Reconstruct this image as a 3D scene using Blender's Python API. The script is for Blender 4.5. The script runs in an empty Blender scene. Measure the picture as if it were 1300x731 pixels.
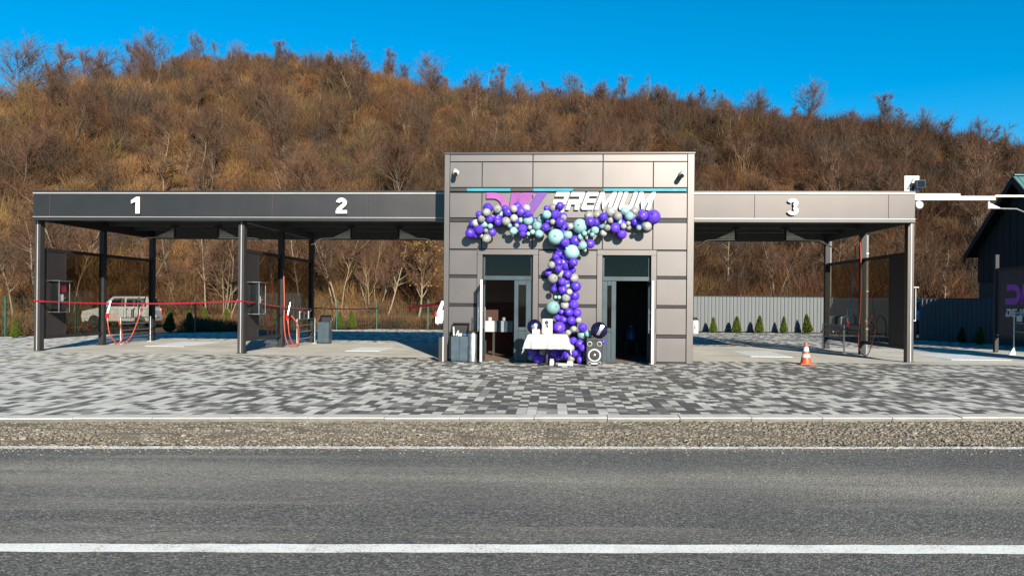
import bpy, bmesh, math, random
import numpy as np
from mathutils import Vector, Matrix
R = math.radians
random.seed(7); rng = np.random.default_rng(11)
sc = bpy.context.scene
COL = sc.collection

# ------------------------------------------------------------------ camera model
F = 939.0; HX = 650.0; HY = 383.5; ROLL = R(0.52); CH = 1.55
cr_, sr_ = math.cos(ROLL), math.sin(ROLL)
TH = R(3.2); ct, st = math.cos(TH), math.sin(TH)
OX, OY = 1.44, 19.3                       # middle of the kiosk front, on the ground
def ray(px, py):
    a = (px-HX)/F; b = (HY-py)/F
    return (a*cr_-b*sr_, 1.0, a*sr_+b*cr_)
def on_v(px, py, v):                      # point of the facade-parallel plane v seen at a pixel -> (u, z)
    X, Y, Z = ray(px, py)
    t = (v+OX*st+OY*ct)/(X*st+Y*ct)
    x, y = t*X-OX, t*Y-OY
    return x*ct-y*st, CH+t*Z
def on_g(px, py, z=0.0):                  # ground point seen at a pixel
    X, Y, Z = ray(px, py); t = (z-CH)/Z
    return t*X, t*Y
def at(px, py, D):
    X, Y, Z = ray(px, py); return (D*X, D, CH+D*Z)
def U(px, v, py=383): return on_v(px, py, v)[0]
def Zv(px, py, v): return on_v(px, py, v)[1]
def g2f(x, y):                            # world ground -> facade frame
    x -= OX; y -= OY
    return x*ct-y*st, x*st+y*ct
def f2w(u, v): return (OX+u*ct+v*st, OY-u*st+v*ct)

# ------------------------------------------------------------------ objects
ORG = {}
def tag(o, label=None, cat=None, group=None, kind=None):
    if label: o['label'] = label
    if cat: o['category'] = cat
    if group: o['group'] = group
    if kind: o['kind'] = kind
    return o
def thing(name, label, cat, org, group=None, frame='F'):
    o = bpy.data.objects.new(name, None); COL.objects.link(o)
    o.empty_display_size = .1
    if frame == 'F':
        x, y = f2w(org[0], org[1]); o.location = (x, y, org[2]); o.rotation_euler.z = -TH
    else:
        o.location = org
    ORG[o.name] = org
    return tag(o, label, cat, group)
class MB:
    def __init__(s): s.v = []; s.f = []
    def add(s, vs, fs):
        n = len(s.v); s.v += [tuple(p) for p in vs]; s.f += [tuple(i+n for i in f) for f in fs]; return s
    def box(s, x0, x1, y0, y1, z0, z1):
        if x0 > x1: x0, x1 = x1, x0
        if y0 > y1: y0, y1 = y1, y0
        if z0 > z1: z0, z1 = z1, z0
        return s.add([(x0,y0,z0),(x1,y0,z0),(x1,y1,z0),(x0,y1,z0),(x0,y0,z1),(x1,y0,z1),(x1,y1,z1),(x0,y1,z1)],
                     [(0,3,2,1),(4,5,6,7),(0,1,5,4),(1,2,6,5),(2,3,7,6),(3,0,4,7)])
    def tube(s, pts, r, n=8, cap=True):
        pts = [Vector(p) for p in pts]; m = len(pts)
        rs = r if isinstance(r, (list, tuple)) else [r]*m
        base = len(s.v); prev = None
        for i, p in enumerate(pts):
            d = (pts[min(i+1, m-1)]-pts[max(i-1, 0)])
            d = d.normalized() if d.length > 1e-9 else Vector((0,0,1))
            if prev is None:
                up = Vector((0,0,1)) if abs(d.z) < .9 else Vector((1,0,0)); a = d.cross(up).normalized()
            else:
                a = (prev-d*prev.dot(d)); a = a.normalized() if a.length > 1e-6 else d.orthogonal().normalized()
            prev = a; b = d.cross(a)
            for k in range(n):
                t = 2*math.pi*k/n; s.v.append(tuple(p+(a*math.cos(t)+b*math.sin(t))*rs[i]))
        for i in range(m-1):
            for k in range(n):
                k2 = (k+1) % n
                s.f.append((base+i*n+k, base+i*n+k2, base+(i+1)*n+k2, base+(i+1)*n+k))
        if cap:
            s.f.append(tuple(base+k for k in range(n))[::-1]); s.f.append(tuple(base+(m-1)*n+k for k in range(n)))
        return s
    def lathe(s, prof, c, n=24, axis='z'):
        base = len(s.v); m = len(prof)
        for r, h in prof:
            for k in range(n):
                t = 2*math.pi*k/n; p = (r*math.cos(t), r*math.sin(t), h)
                if axis == 'y': p = (p[0], p[2], p[1])
                if axis == 'x': p = (p[2], p[0], p[1])
                s.v.append((c[0]+p[0], c[1]+p[1], c[2]+p[2]))
        for i in range(m-1):
            for k in range(n):
                k2 = (k+1) % n; s.f.append((base+i*n+k, base+i*n+k2, base+(i+1)*n+k2, base+(i+1)*n+k))
        s.f.append(tuple(base+k for k in range(n))[::-1]); s.f.append(tuple(base+(m-1)*n+k for k in range(n)))
        return s
    def prism(s, poly, a, b, plane='xz'):  # polygon in a plane, extruded from a to b on the third axis
        n = len(poly); base = len(s.v)
        for h in (a, b):
            for p, q in poly:
                s.v.append({'xz': (p, h, q), 'yz': (h, p, q), 'xy': (p, q, h)}[plane])
        s.f.append(tuple(base+k for k in range(n))); s.f.append(tuple(base+n+k for k in range(n))[::-1])
        for k in range(n):
            k2 = (k+1) % n; s.f.append((base+k2, base+k, base+n+k, base+n+k2))
        return s
    def mesh(s, name, org, mat, smooth=False):
        me = bpy.data.meshes.new(name)
        me.from_pydata([(p[0]-org[0], p[1]-org[1], p[2]-org[2]) for p in s.v], [], s.f)
        bm = bmesh.new(); bm.from_mesh(me); bmesh.ops.recalc_face_normals(bm, faces=bm.faces); bm.to_mesh(me); bm.free()
        if mat: me.materials.append(mat)
        if smooth:
            me.polygons.foreach_set('use_smooth', [True]*len(me.polygons))
        return me
    def part(s, name, mat, parent, bevel=0, smooth=False, label=None):
        org = ORG[parent.name]
        o = bpy.data.objects.new(name, s.mesh(name, org, mat, smooth)); COL.objects.link(o)
        o.parent = parent; ORG[o.name] = org
        fin(o, bevel, smooth); 
        if label: o['label'] = label
        return o
    def single(s, name, mat, label, cat, org, group=None, frame='F', bevel=0, smooth=False, kind=None):
        o = bpy.data.objects.new(name, s.mesh(name, org, mat, smooth)); COL.objects.link(o)
        if frame == 'F':
            x, y = f2w(org[0], org[1]); o.location = (x, y, org[2]); o.rotation_euler.z = -TH
        else: o.location = org
        ORG[o.name] = org; fin(o, bevel, smooth)
        return tag(o, label, cat, group, kind)
def fin(o, bevel, smooth):
    if bevel:
        m = o.modifiers.new('bevel', 'BEVEL'); m.width = bevel; m.segments = 2; m.limit_method = 'ANGLE'; m.angle_limit = R(40)
    if smooth:
        try:
            o.data.set_sharp_from_angle(angle=R(38))
        except Exception: pass
def copy_tree(o, parent=None):
    c = o.copy(); COL.objects.link(c); ORG[c.name] = ORG.get(o.name, (0,0,0))
    if parent: c.parent = parent
    for ch in list(o.children): copy_tree(ch, c)
    return c
def place_f(o, u, v, z=0, rz=0):
    x, y = f2w(u, v); o.location = (x, y, z); o.rotation_euler.z = -TH+rz

# ------------------------------------------------------------------ materials
def new_mat(name):
    m = bpy.data.materials.new(name); m.use_nodes = True
    nt = m.node_tree; b = nt.nodes['Principled BSDF']
    return m, nt, b
def N(nt, t, **kw):
    n = nt.nodes.new(t)
    for k, v in kw.items(): setattr(n, k, v)
    return n
def L(nt, a, b): nt.links.new(a, b)
def math_n(nt, op, a, b=None, clamp=False):
    n = N(nt, 'ShaderNodeMath', operation=op); n.use_clamp = clamp
    for i, x in enumerate((a, b)):
        if x is None: continue
        if isinstance(x, (int, float)): n.inputs[i].default_value = x
        else: L(nt, x, n.inputs[i])
    return n.outputs[0]
def mixc(nt, fac, a, b, mode='MIX'):
    n = N(nt, 'ShaderNodeMix', data_type='RGBA', blend_type=mode)
    for sock, x in ((n.inputs[0], fac), (n.inputs[6], a), (n.inputs[7], b)):
        if isinstance(x, (int, float)): sock.default_value = x
        elif isinstance(x, tuple): sock.default_value = x if len(x) == 4 else (*x, 1)
        else: L(nt, x, sock)
    return n.outputs[2]
def ramp(nt, fac, stops, interp='LINEAR'):
    n = N(nt, 'ShaderNodeValToRGB'); r = n.color_ramp; r.interpolation = interp
    while len(r.elements) < len(stops): r.elements.new(.5)
    for e, (p, c) in zip(r.elements, stops):
        e.position = p; e.color = (*c, 1) if isinstance(c, tuple) else (c, c, c, 1)
    L(nt, fac, n.inputs[0]); return n.outputs[0]
def noise(nt, scale, detail=4, rough=.6, vec=None, out=0):
    n = N(nt, 'ShaderNodeTexNoise'); n.inputs['Scale'].default_value = scale
    n.inputs['Detail'].default_value = detail; n.inputs['Roughness'].default_value = rough
    if vec is not None: L(nt, vec, n.inputs['Vector'])
    return n.outputs[out]
def coords(nt, scale=(1,1,1), kind='Object', rot=(0,0,0)):
    t = N(nt, 'ShaderNodeTexCoord'); m = N(nt, 'ShaderNodeMapping')
    m.inputs['Scale'].default_value = scale; m.inputs['Rotation'].default_value = rot
    L(nt, t.outputs[kind], m.inputs[0]); return m.outputs[0]
def bump(nt, b, h, strength=.3, dist=.01):
    n = N(nt, 'ShaderNodeBump'); n.inputs['Strength'].default_value = strength; n.inputs['Distance'].default_value = dist
    L(nt, h, n.inputs['Height']); L(nt, n.outputs[0], b.inputs['Normal'])
def plain(name, c, rough=.5, metal=0, var=.12, scale=6, bmp=0, spec=.5, coat=0, rv=.25, warp=0):
    m, nt, b = new_mat(name)
    v = coords(nt); n = noise(nt, scale, 5, .6, v)
    lo = tuple(max(0, x*(1-var)) for x in c); hi = tuple(min(1, x*(1+var)) for x in c)
    L(nt, ramp(nt, n, [(.3, lo), (.7, hi)]), b.inputs['Base Color'])
    r = math_n(nt, 'MULTIPLY_ADD', n, rv); r.node.inputs[2].default_value = rough-rv/2
    L(nt, r, b.inputs['Roughness'])
    b.inputs['Metallic'].default_value = metal
    b.inputs['Specular IOR Level'].default_value = spec
    b.inputs['Coat Weight'].default_value = coat
    if warp: bump(nt, b, noise(nt, 1.1, 2, .5, v), warp, .05)
    if bmp: bump(nt, b, noise(nt, scale*12, 3, .6, v), bmp, .004)
    return m
M = {}
M['clad'] = plain('clad_metal', (.122,.110,.106), .425, .85, .04, 1.5, rv=.05, warp=.02)
M['trim'] = plain('edge_trim', (.36,.35,.34), .42, .35, .05, 3)
M['fascia'] = plain('fascia_metal', (.069,.062,.060), .40, .88, .05, 1.2, rv=.08, warp=.02)
M['dark'] = plain('dark_metal', (.022,.021,.023), .5, .1, .15, 4, spec=.25)
M['black'] = plain('black_plastic', (.012,.012,.013), .45, 0, .2, 9)
M['rubber'] = plain('rubber', (.015,.015,.016), .75, 0, .2, 12)
M['beam'] = plain('painted_steel', (.045,.052,.056), .5, .2, .15, 3)
M['deck'] = plain('roof_deck', (.075,.09,.098), .5, .3, .1, 2)
M['panel'] = plain('panel_metal', (.032,.029,.030), .6, .2, .1, 2, spec=.3)
M['frame'] = plain('door_frame', (.025,.041,.05), .4, .1, .08, 3)
M['steel'] = plain('stainless_steel', (.40,.40,.40), .34, .95, .06, 8)
M['pipegrey'] = plain('grey_pipe', (.17,.175,.17), .5, 0, .1, 4)
M['white'] = plain('white_paint', (.42,.42,.41), .4, 0, .03, 4)
M['letter'] = plain('white_letter', (.55,.55,.55), .35, 0, .02, 4)
M['letterside'] = plain('letter_return', (.02,.02,.025), .4, 0, .1, 4)
M['cyan'] = plain('cyan_reflection', (.04,.22,.27), .25, 0, .06, 3)
M['pink'] = plain('pink_letter', (.24,.05,.23), .35, 0, .05, 3)
M['magenta'] = plain('magenta_letter', (.19,.036,.20), .35, 0, .05, 3)
M['violet'] = plain('violet_letter', (.105,.026,.205), .35, 0, .05, 3)
M['purpledark'] = plain('purple_print', (.25,.045,.40), .5, 0, .05, 3)
M['banner'] = plain('banner_vinyl', (.02,.022,.03), .5, 0, .1, 2)
M['greyprint'] = plain('pale_print', (.55,.58,.62), .5, 0, .05, 3)
M['cloth'] = plain('white_cloth', (.37,.37,.365), .8, 0, .03, 5, .1)
M['ribbon'] = plain('red_ribbon', (.22,.004,.012), .35, 0, .08, 6)
M['hose'] = plain('orange_hose', (.36,.065,.034), .45, 0, .1, 8)
M['bluehose'] = plain('blue_hose', (.015,.06,.16), .45, 0, .1, 8)
M['bin'] = plain('bin_paint', (.045,.066,.083), .38, .2, .12, 5)
M['orange'] = plain('cone_orange', (.42,.055,.006), .5, 0, .1, 10)
M['conewhite'] = plain('cone_band', (.45,.45,.43), .4, 0, .06, 12)
M['wood'] = plain('dark_wood', (.012,.009,.007), .7, 0, .3, 4, .3)
M['wallbrown'] = plain('brown_plaster', (.075,.045,.034), .85, 0, .15, 2, .2)
M['tealroof'] = plain('teal_roof', (.08,.19,.19), .4, .3, .1, 2)
M['roomtan'] = plain('tan_wall', (.28,.21,.14), .8, 0, .05, 2)
M['roombrown'] = plain('redbrown_wall', (.10,.035,.02), .7, 0, .08, 2)
M['roomfloor'] = plain('floor_tiles', (.20,.13,.09), .5, 0, .15, 3)
M['roomdark'] = plain('dark_room_wall', (.045,.05,.055), .8, 0, .1, 2)
M['bluedrum'] = plain('blue_drum', (.02,.07,.22), .4, 0, .05, 3)
M['galv'] = plain('galvanised_steel', (.60,.61,.60), .5, .15, .06, 14)
M['fencepost'] = plain('green_post', (.012,.06,.035), .5, 0, .1, 5)
M['kerb'] = plain('kerb_concrete', (.37,.355,.32), .9, 0, .16, 5, .4)
M['silver'] = plain('silver_car_paint', (.58,.58,.58), .3, .25, .03, 3, coat=.6)
M['whitecar'] = plain('white_car_paint', (.78,.78,.78), .3, 0, .03, 3, coat=.6)
M['bluecar'] = plain('blue_car_paint', (.16,.42,.55), .3, .2, .03, 3, coat=.6)
M['redlamp'] = plain('red_lamp', (.5,.01,.01), .2, 0, .1, 9)
M['lampglass'] = plain('lamp_glass', (.5,.5,.49), .15, 0, .05, 9)
M['maroon'] = plain('maroon_screen', (.16,.008,.02), .3, 0, .1, 5)
M['foil'] = plain('silver_foil', (.75,.75,.78), .16, 1, .05, 7)
M['foildark'] = plain('dark_foil', (.035,.025,.085), .15, .8, .6, 9)
def balloon_mat(name, c):
    m, nt, b = new_mat(name)
    b.inputs['Base Color'].default_value = (*c, 1); b.inputs['Roughness'].default_value = .44
    b.inputs['Subsurface Weight'].default_value = 0
    b.inputs['Specular IOR Level'].default_value = .45
    oi = N(nt, 'ShaderNodeObjectInfo')
    k = math_n(nt, 'MULTIPLY_ADD', oi.outputs['Random'], .5); k.node.inputs[2].default_value = .75
    mm = N(nt, 'ShaderNodeMix', data_type='RGBA', blend_type='MULTIPLY'); mm.inputs[0].default_value = 1
    mm.inputs[6].default_value = (*c, 1); L(nt, k, mm.inputs[7]); L(nt, mm.outputs[2], b.inputs['Base Color'])
    return m
M['P'] = balloon_mat('purple_latex', (.075,.03,.44))
M['G'] = balloon_mat('grey_latex', (.27,.27,.25))
M['Mi'] = balloon_mat('mint_latex', (.20,.35,.345))
def glass_mat(name, tint, gloss=.08):
    m, nt, b = new_mat(name); nt.nodes.remove(b)
    out = nt.nodes['Material Output']
    t = N(nt, 'ShaderNodeBsdfTransparent'); t.inputs[0].default_value = (*tint, 1)
    g = N(nt, 'ShaderNodeBsdfGlossy'); g.inputs['Roughness'].default_value = .03
    fr = N(nt, 'ShaderNodeFresnel'); fr.inputs[0].default_value = 1.38
    wob = noise(nt, 1.3, 2, .5, coords(nt)); bp = N(nt, 'ShaderNodeBump'); bp.inputs['Strength'].default_value = .02
    L(nt, wob, bp.inputs['Height']); L(nt, bp.outputs[0], g.inputs['Normal'])
    mx = N(nt, 'ShaderNodeMixShader'); geo = N(nt, 'ShaderNodeNewGeometry'); L(nt, math_n(nt, 'MULTIPLY', fr.outputs[0], math_n(nt, 'SUBTRACT', 1.0, geo.outputs['Backfacing'])), mx.inputs[0]); L(nt, t.outputs[0], mx.inputs[1]); L(nt, g.outputs[0], mx.inputs[2])
    L(nt, mx.outputs[0], out.inputs[0]); return m
M['smoke'] = glass_mat('smoked_glass', (.57,.55,.50))
M['glass'] = glass_mat('door_glass', (.68,.72,.76))
M['acrylic'] = glass_mat('clear_acrylic', (.8,.82,.82))
M['carglass'] = plain('car_glass', (.006,.007,.009), .08, 0, .1, 3)

# ---- paving
def paving_mat():
    m, nt, b = new_mat('block_paving')
    t = N(nt, 'ShaderNodeTexCoord'); sp = N(nt, 'ShaderNodeSeparateXYZ'); L(nt, t.outputs['Object'], sp.inputs[0])
    cb = N(nt, 'ShaderNodeCombineXYZ'); L(nt, sp.outputs[1], cb.inputs[0]); L(nt, sp.outputs[0], cb.inputs[1])
    br = N(nt, 'ShaderNodeTexBrick'); L(nt, cb.outputs[0], br.inputs['Vector'])
    br.inputs['Color1'].default_value = (0,0,0,1); br.inputs['Color2'].default_value = (1,1,1,1); br.inputs['Mortar'].default_value = (.5,.5,.5,1)
    br.inputs['Scale'].default_value = 1; br.inputs['Mortar Size'].default_value = .004; br.inputs['Mortar Smooth'].default_value = .3
    br.inputs['Brick Width'].default_value = .27; br.inputs['Row Height'].default_value = .145
    br.offset = .37; br.offset_frequency = 2; br.squash = .62; br.squash_frequency = 3
    sh = N(nt, 'ShaderNodeMapRange'); sh.inputs[1].default_value = -13; sh.inputs[2].default_value = 0
    sh.inputs[3].default_value = .28; sh.inputs[4].default_value = -.07
    L(nt, sp.outputs[0], sh.inputs[0])
    big = noise(nt, .35, 2, .5, t.outputs['Object'])
    big = math_n(nt, 'MULTIPLY_ADD', big, .6); big.node.inputs[2].default_value = -.30
    val = math_n(nt, 'ADD', math_n(nt, 'ADD', br.outputs['Color'], sh.outputs[0]), big, True)
    c = ramp(nt, val, [(0, (.066,.060,.053)), (.24, (.115,.106,.095)), (.42, (.21,.198,.178)), (.58, (.41,.395,.36)), (.80, (.51,.495,.455))], 'CONSTANT')
    dirt = noise(nt, 3.5, 6, .7, t.outputs['Object'])
    stain = noise(nt, .9, 5, .7, t.outputs['Object'])
    c = mixc(nt, 1, c, ramp(nt, stain, [(.30, (.80,.78,.75)), (.50, (1,1,1)), (.72, (1.06,1.06,1.06))]), 'MULTIPLY')
    sand = ramp(nt, noise(nt, 1.7, 6, .75, t.outputs['Object']), [(.52, 0.0), (.78, .30)])
    c = mixc(nt, sand, c, (.33,.305,.255))
    c = mixc(nt, 1, c, ramp(nt, dirt, [(.25, (.72,.71,.69)), (.75, (1.08,1.07,1.05))]), 'MULTIPLY')
    gr = noise(nt, 160, 2, .6, t.outputs['Object'])
    c = mixc(nt, 1, c, ramp(nt, gr, [(.3, (.82,.82,.82)), (.7, (1.12,1.12,1.12))]), 'MULTIPLY')
    c = mixc(nt, br.outputs['Fac'], c, (.10,.095,.085))
    L(nt, c, b.inputs['Base Color']); b.inputs['Roughness'].default_value = .8
    h = math_n(nt, 'MULTIPLY_ADD', br.outputs['Fac'], -1); L(nt, math_n(nt, 'MULTIPLY', gr, .35), h.node.inputs[2])
    bump(nt, b, h, .5, .006)
    return m
M['paving'] = paving_mat()
def slab_mat():
    m, nt, b = new_mat('concrete_slab'); v = coords(nt)
    n1 = noise(nt, .8, 6, .65, v); n2 = noise(nt, 40, 3, .6, v)
    n3 = noise(nt, 1.0, 4, .6, coords(nt, (.25, 2.2, 1)))
    c = ramp(nt, n1, [(.25, (.29,.268,.23)), (.55, (.415,.39,.34)), (.8, (.51,.485,.43))])
    c = mixc(nt, 1, c, ramp(nt, n3, [(.3, (.78,.77,.75)), (.6, (1.05,1.05,1.04))]), 'MULTIPLY')
    c = mixc(nt, 1, c, ramp(nt, n2, [(.3, (.88,.88,.88)), (.7, (1.08,1.08,1.08))]), 'MULTIPLY')
    L(nt, c, b.inputs['Base Color']); b.inputs['Roughness'].default_value = .75
    bump(nt, b, n2, .2, .004); return m
M['slab'] = slab_mat()
def asphalt_mat():
    m, nt, b = new_mat('asphalt')
    v = coords(nt)
    vo = N(nt, 'ShaderNodeTexVoronoi'); vo.inputs['Scale'].default_value = 62; vo.inputs['Randomness'].default_value = 1; L(nt, v, vo.inputs['Vector'])
    sp = N(nt, 'ShaderNodeSeparateColor'); L(nt, vo.outputs['Color'], sp.inputs[0])
    agg = ramp(nt, sp.outputs[0], [(0, (.052,.048,.042)), (.4, (.097,.089,.079)), (.72, (.138,.128,.112)), (.92, (.165,.155,.137)), (1, (.24,.225,.20))])
    gap = ramp(nt, vo.outputs['Distance'], [(.35, (1,1,1)), (.8, (.5,.5,.5))])
    c = mixc(nt, 1, agg, gap, 'MULTIPLY')
    n2 = noise(nt, 26, 4, .7, v)
    c = mixc(nt, 1, c, ramp(nt, n2, [(.3, (.72,.72,.72)), (.7, (1.28,1.28,1.28))]), 'MULTIPLY')
    # dust worn into the wheel paths, along the road
    st_ = noise(nt, 1, 5, .62, coords(nt, (.10, .9, 1)))
    dust = ramp(nt, st_, [(.42, 0.0), (.72, 1.0)])
    sy = N(nt, 'ShaderNodeSeparateXYZ'); L(nt, v, sy.inputs[0])
    band = N(nt, 'ShaderNodeMapRange'); band.interpolation_type = 'SMOOTHSTEP'
    d = math_n(nt, 'ABSOLUTE', math_n(nt, 'ADD', sy.outputs[1], -6.75))
    L(nt, d, band.inputs[0]); band.inputs[1].default_value = 1.0; band.inputs[2].default_value = .1; band.inputs[3].default_value = 0; band.inputs[4].default_value = 1
    f = math_n(nt, 'MULTIPLY', math_n(nt, 'MULTIPLY_ADD', dust, .75), band.outputs[0]); f.node.inputs[0].links[0].from_node.inputs[2].default_value = .22
    c = mixc(nt, f, c, mixc(nt, 1, (.27,.245,.20), ramp(nt, sp.outputs[1], [(0, .45), (1, 1.5)]), 'MULTIPLY'))
    sl = noise(nt, 1, 4, .6, coords(nt, (.10, 1.7, 1), rot=(0, 0, -.16)))
    c = mixc(nt, math_n(nt, 'MULTIPLY', ramp(nt, sl, [(.52, 0.0), (.66, 1.0)]), .50), c, (.24,.215,.175))
    ptc = noise(nt, .45, 3, .5, v)
    c = mixc(nt, 1, c, ramp(nt, ptc, [(.32, (.80,.80,.81)), (.62, (1.06,1.05,1.03))]), 'MULTIPLY')
    cv = N(nt, 'ShaderNodeTexVoronoi', feature='DISTANCE_TO_EDGE'); cv.inputs['Scale'].default_value = .42
    wv = N(nt, 'ShaderNodeVectorMath', operation='ADD'); L(nt, v, wv.inputs[0])
    wn_ = N(nt, 'ShaderNodeTexNoise'); wn_.inputs['Scale'].default_value = 1.6; wn_.inputs['Detail'].default_value = 6; L(nt, v, wn_.inputs['Vector']); L(nt, wn_.outputs['Color'], wv.inputs[1])
    L(nt, wv.outputs[0], cv.inputs['Vector'])
    ck = math_n(nt, 'MULTIPLY', ramp(nt, cv.outputs['Distance'], [(.002, 1.0), (.009, 0.0)]), ramp(nt, ptc, [(.50, 0.0), (.60, .45)]))
    c = mixc(nt, ck, c, (.02,.02,.02))
    L(nt, c, b.inputs['Base Color']); b.inputs['Roughness'].default_value = .82
    bump(nt, b, math_n(nt, 'ADD', math_n(nt, 'MULTIPLY', vo.outputs['Distance'], -1.0), n2), .7, .008); return m
M['asphalt'] = asphalt_mat()
def line_mat(name, w0):
    m, nt, b = new_mat(name); v = coords(nt)
    n1 = noise(nt, 60, 4, .7, v); n2 = noise(nt, 4, 4, .6, v)
    wear = math_n(nt, 'MULTIPLY', n1, math_n(nt, 'ADD', n2, .55))
    c = ramp(nt, wear, [(w0, (.20,.19,.17)), (w0+.1, (.55,.54,.49)), (w0+.3, (.68,.67,.63))])
    L(nt, c, b.inputs['Base Color']); b.inputs['Roughness'].default_value = .7; bump(nt, b, n1, .4, .004); return m
M['line'] = line_mat('road_paint', .345); M['oldline'] = line_mat('worn_road_paint', .40)
def dirt_mat(name, a, c2, c3, sc1=.6, sc2=9):
    m, nt, b = new_mat(name); v = coords(nt)
    n1 = noise(nt, sc1, 6, .7, v); n2 = noise(nt, sc2, 5, .75, v)
    c = ramp(nt, math_n(nt, 'ADD', math_n(nt, 'MULTIPLY', n1, .5), math_n(nt, 'MULTIPLY', n2, .5)), [(.32, a), (.5, c2), (.68, c3)])
    L(nt, c, b.inputs['Base Color']); b.inputs['Roughness'].default_value = .95
    b.inputs['Specular IOR Level'].default_value = .1
    bump(nt, b, n2, .8, .05); return m
M['hill'] = dirt_mat('leaf_litter', (.034,.019,.011), (.075,.041,.022), (.12,.07,.036), .12, 2.2)
M['ground'] = dirt_mat('dry_earth', (.09,.065,.04), (.16,.12,.075), (.24,.19,.12), .5, 8)
M['verge'] = dirt_mat('verge_soil', (.10,.08,.058), (.165,.135,.10), (.23,.195,.15), 1.2, 40)
def attr_mat(name, rough=.85, mult=1.0, spec=.15):
    m, nt, b = new_mat(name)
    a = N(nt, 'ShaderNodeAttribute', attribute_name='tint')
    L(nt, a.outputs['Color'], b.inputs['Base Color']); b.inputs['Roughness'].default_value = rough
    b.inputs['Specular IOR Level'].default_value = spec
    return m
M['scrub'] = attr_mat('scrub_twigs'); M['stones'] = attr_mat('gravel_stones', .9)
def twig_mat(name, c, c2):
    m, nt, b = new_mat(name)
    oi = N(nt, 'ShaderNodeObjectInfo'); n = noise(nt, .8, 3, .6, coords(nt))
    f = math_n(nt, 'ADD', math_n(nt, 'MULTIPLY', oi.outputs['Random'], .7), math_n(nt, 'MULTIPLY', n, .3), True)
    L(nt, mixc(nt, f, c, c2), b.inputs['Base Color']); b.inputs['Roughness'].default_value = .85
    b.inputs['Specular IOR Level'].default_value = .15
    return m
M['twig'] = twig_mat('brown_twigs', (.060,.035,.023), (.12,.064,.038))
M['bark'] = twig_mat('grey_bark', (.08,.06,.042), (.16,.12,.08))
M['palebark'] = twig_mat('pale_bark', (.16,.125,.08), (.26,.205,.135))
M['ridgetwig'] = twig_mat('grey_twigs', (.075,.058,.060), (.13,.085,.075))
M['darktwig'] = twig_mat('dark_twigs', (.045,.033,.026), (.085,.058,.042))
M['thuja'] = twig_mat('thuja_foliage', (.028,.046,.006), (.068,.085,.009))
M['gold'] = twig_mat('golden_leaves', (.27,.145,.035), (.40,.25,.085))
# ------------------------------------------------------------------ camera, light, sky
cam = bpy.data.cameras.new('camera'); cam.sensor_width = 36; cam.lens = F/1300*36; cam.shift_y = (HY-365.5)/1300
cam.clip_end = 3000; cam.clip_start = .05
co = bpy.data.objects.new('camera', cam); COL.objects.link(co); sc.camera = co
co.matrix_world = Matrix(((cr_, -sr_, 0, 0), (0, 0, -1, 0), (sr_, cr_, 0, CH), (0, 0, 0, 1)))
SUN_AZ, SUN_EL = R(16.5), R(24)           # towards the camera's right, behind it
sd = Vector((math.sin(SUN_AZ)*math.cos(SUN_EL), -math.cos(SUN_AZ)*math.cos(SUN_EL), math.sin(SUN_EL)))
sun = bpy.data.lights.new('sun', 'SUN'); sun.energy = 4.2; sun.angle = R(.5); sun.color = (1, .93, .80)
so = bpy.data.objects.new('sun', sun); COL.objects.link(so)
so.rotation_euler = sd.to_track_quat('Z', 'Y').to_euler(); so.location = (10, -10, 30)
w = bpy.data.worlds.new('World'); sc.world = w; w.use_nodes = True
wn = w.node_tree; bg = wn.nodes['Background']
sky = N(wn, 'ShaderNodeTexSky'); sky.sky_type = 'NISHITA'; sky.sun_disc = False
sky.sun_elevation = SUN_EL; sky.sun_rotation = math.pi-SUN_AZ
sky.air_density = 1.0; sky.dust_density = .0; sky.ozone_density = 5.0; sky.altitude = 900
hs = N(wn, 'ShaderNodeHueSaturation'); hs.inputs['Saturation'].default_value = 1.35; hs.inputs['Hue'].default_value = .485
L(wn, sky.outputs[0], hs.inputs['Color']); L(wn, hs.outputs[0], bg.inputs[0])
bg.inputs[1].default_value = .062
sc.view_settings.view_transform = 'Standard'; sc.view_settings.look = 'None'
sc.view_settings.exposure = 1.4; sc.view_settings.gamma = 1
sc.cycles.use_denoising = True; sc.cycles.denoising_prefilter = 'NONE'; sc.cycles.max_bounces = 8; sc.cycles.transparent_max_bounces = 16; sc.cycles.caustics_reflective = False; sc.cycles.caustics_refractive = False

# ------------------------------------------------------------------ ground, road
def sheet(name, pts, mat, z, frame='W'):
    mb = MB(); mb.add([(p[0], p[1], z) for p in pts], [tuple(range(len(pts)))])
    me = mb.mesh(name, (0,0,0), mat)
    if me.polygons[0].normal.z < 0: me.flip_normals()
    o = bpy.data.objects.new(name, me); COL.objects.link(o)
    if frame == 'F': o.location = (OX, OY, 0); o.rotation_euler.z = -TH
    return tag(o, kind='structure')
def line_px(yl, yr, z, ext=70):           # ground line through two pixels at the frame's sides, run on past both
    a = Vector(on_g(0, yl, z)); b = Vector(on_g(1300, yr, z)); d = (b-a).normalized()
    return a-d*ext, b+d*ext
def band(name, l1, l2, mat, z):
    return sheet(name, [l1[0], l1[1], l2[1], l2[0]], mat, z)
ZR, ZVG = -.10, -.07
k_back = line_px(526.6, 525.4, 0); k_front = line_px(530.6, 529.8, 0)
k_bot = line_px(533.6, 533.2, ZVG); a_far = line_px(565.0, 565.6, ZR)
e1, e2 = line_px(566.3, 567.2, ZR), line_px(569.6, 570.0, ZR)
c1, c2 = line_px(690.0, 692.2, ZR), line_px(700.4, 703.2, ZR)
sheet('ground', [(-400,-300), (400,-300), (400,400), (-400,400)], M['ground'], -.35)
near = (a_far[0]-Vector((0,11.5)), a_far[1]-Vector((0,11.5)))
band('road', a_far, near, M['asphalt'], ZR)
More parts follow.
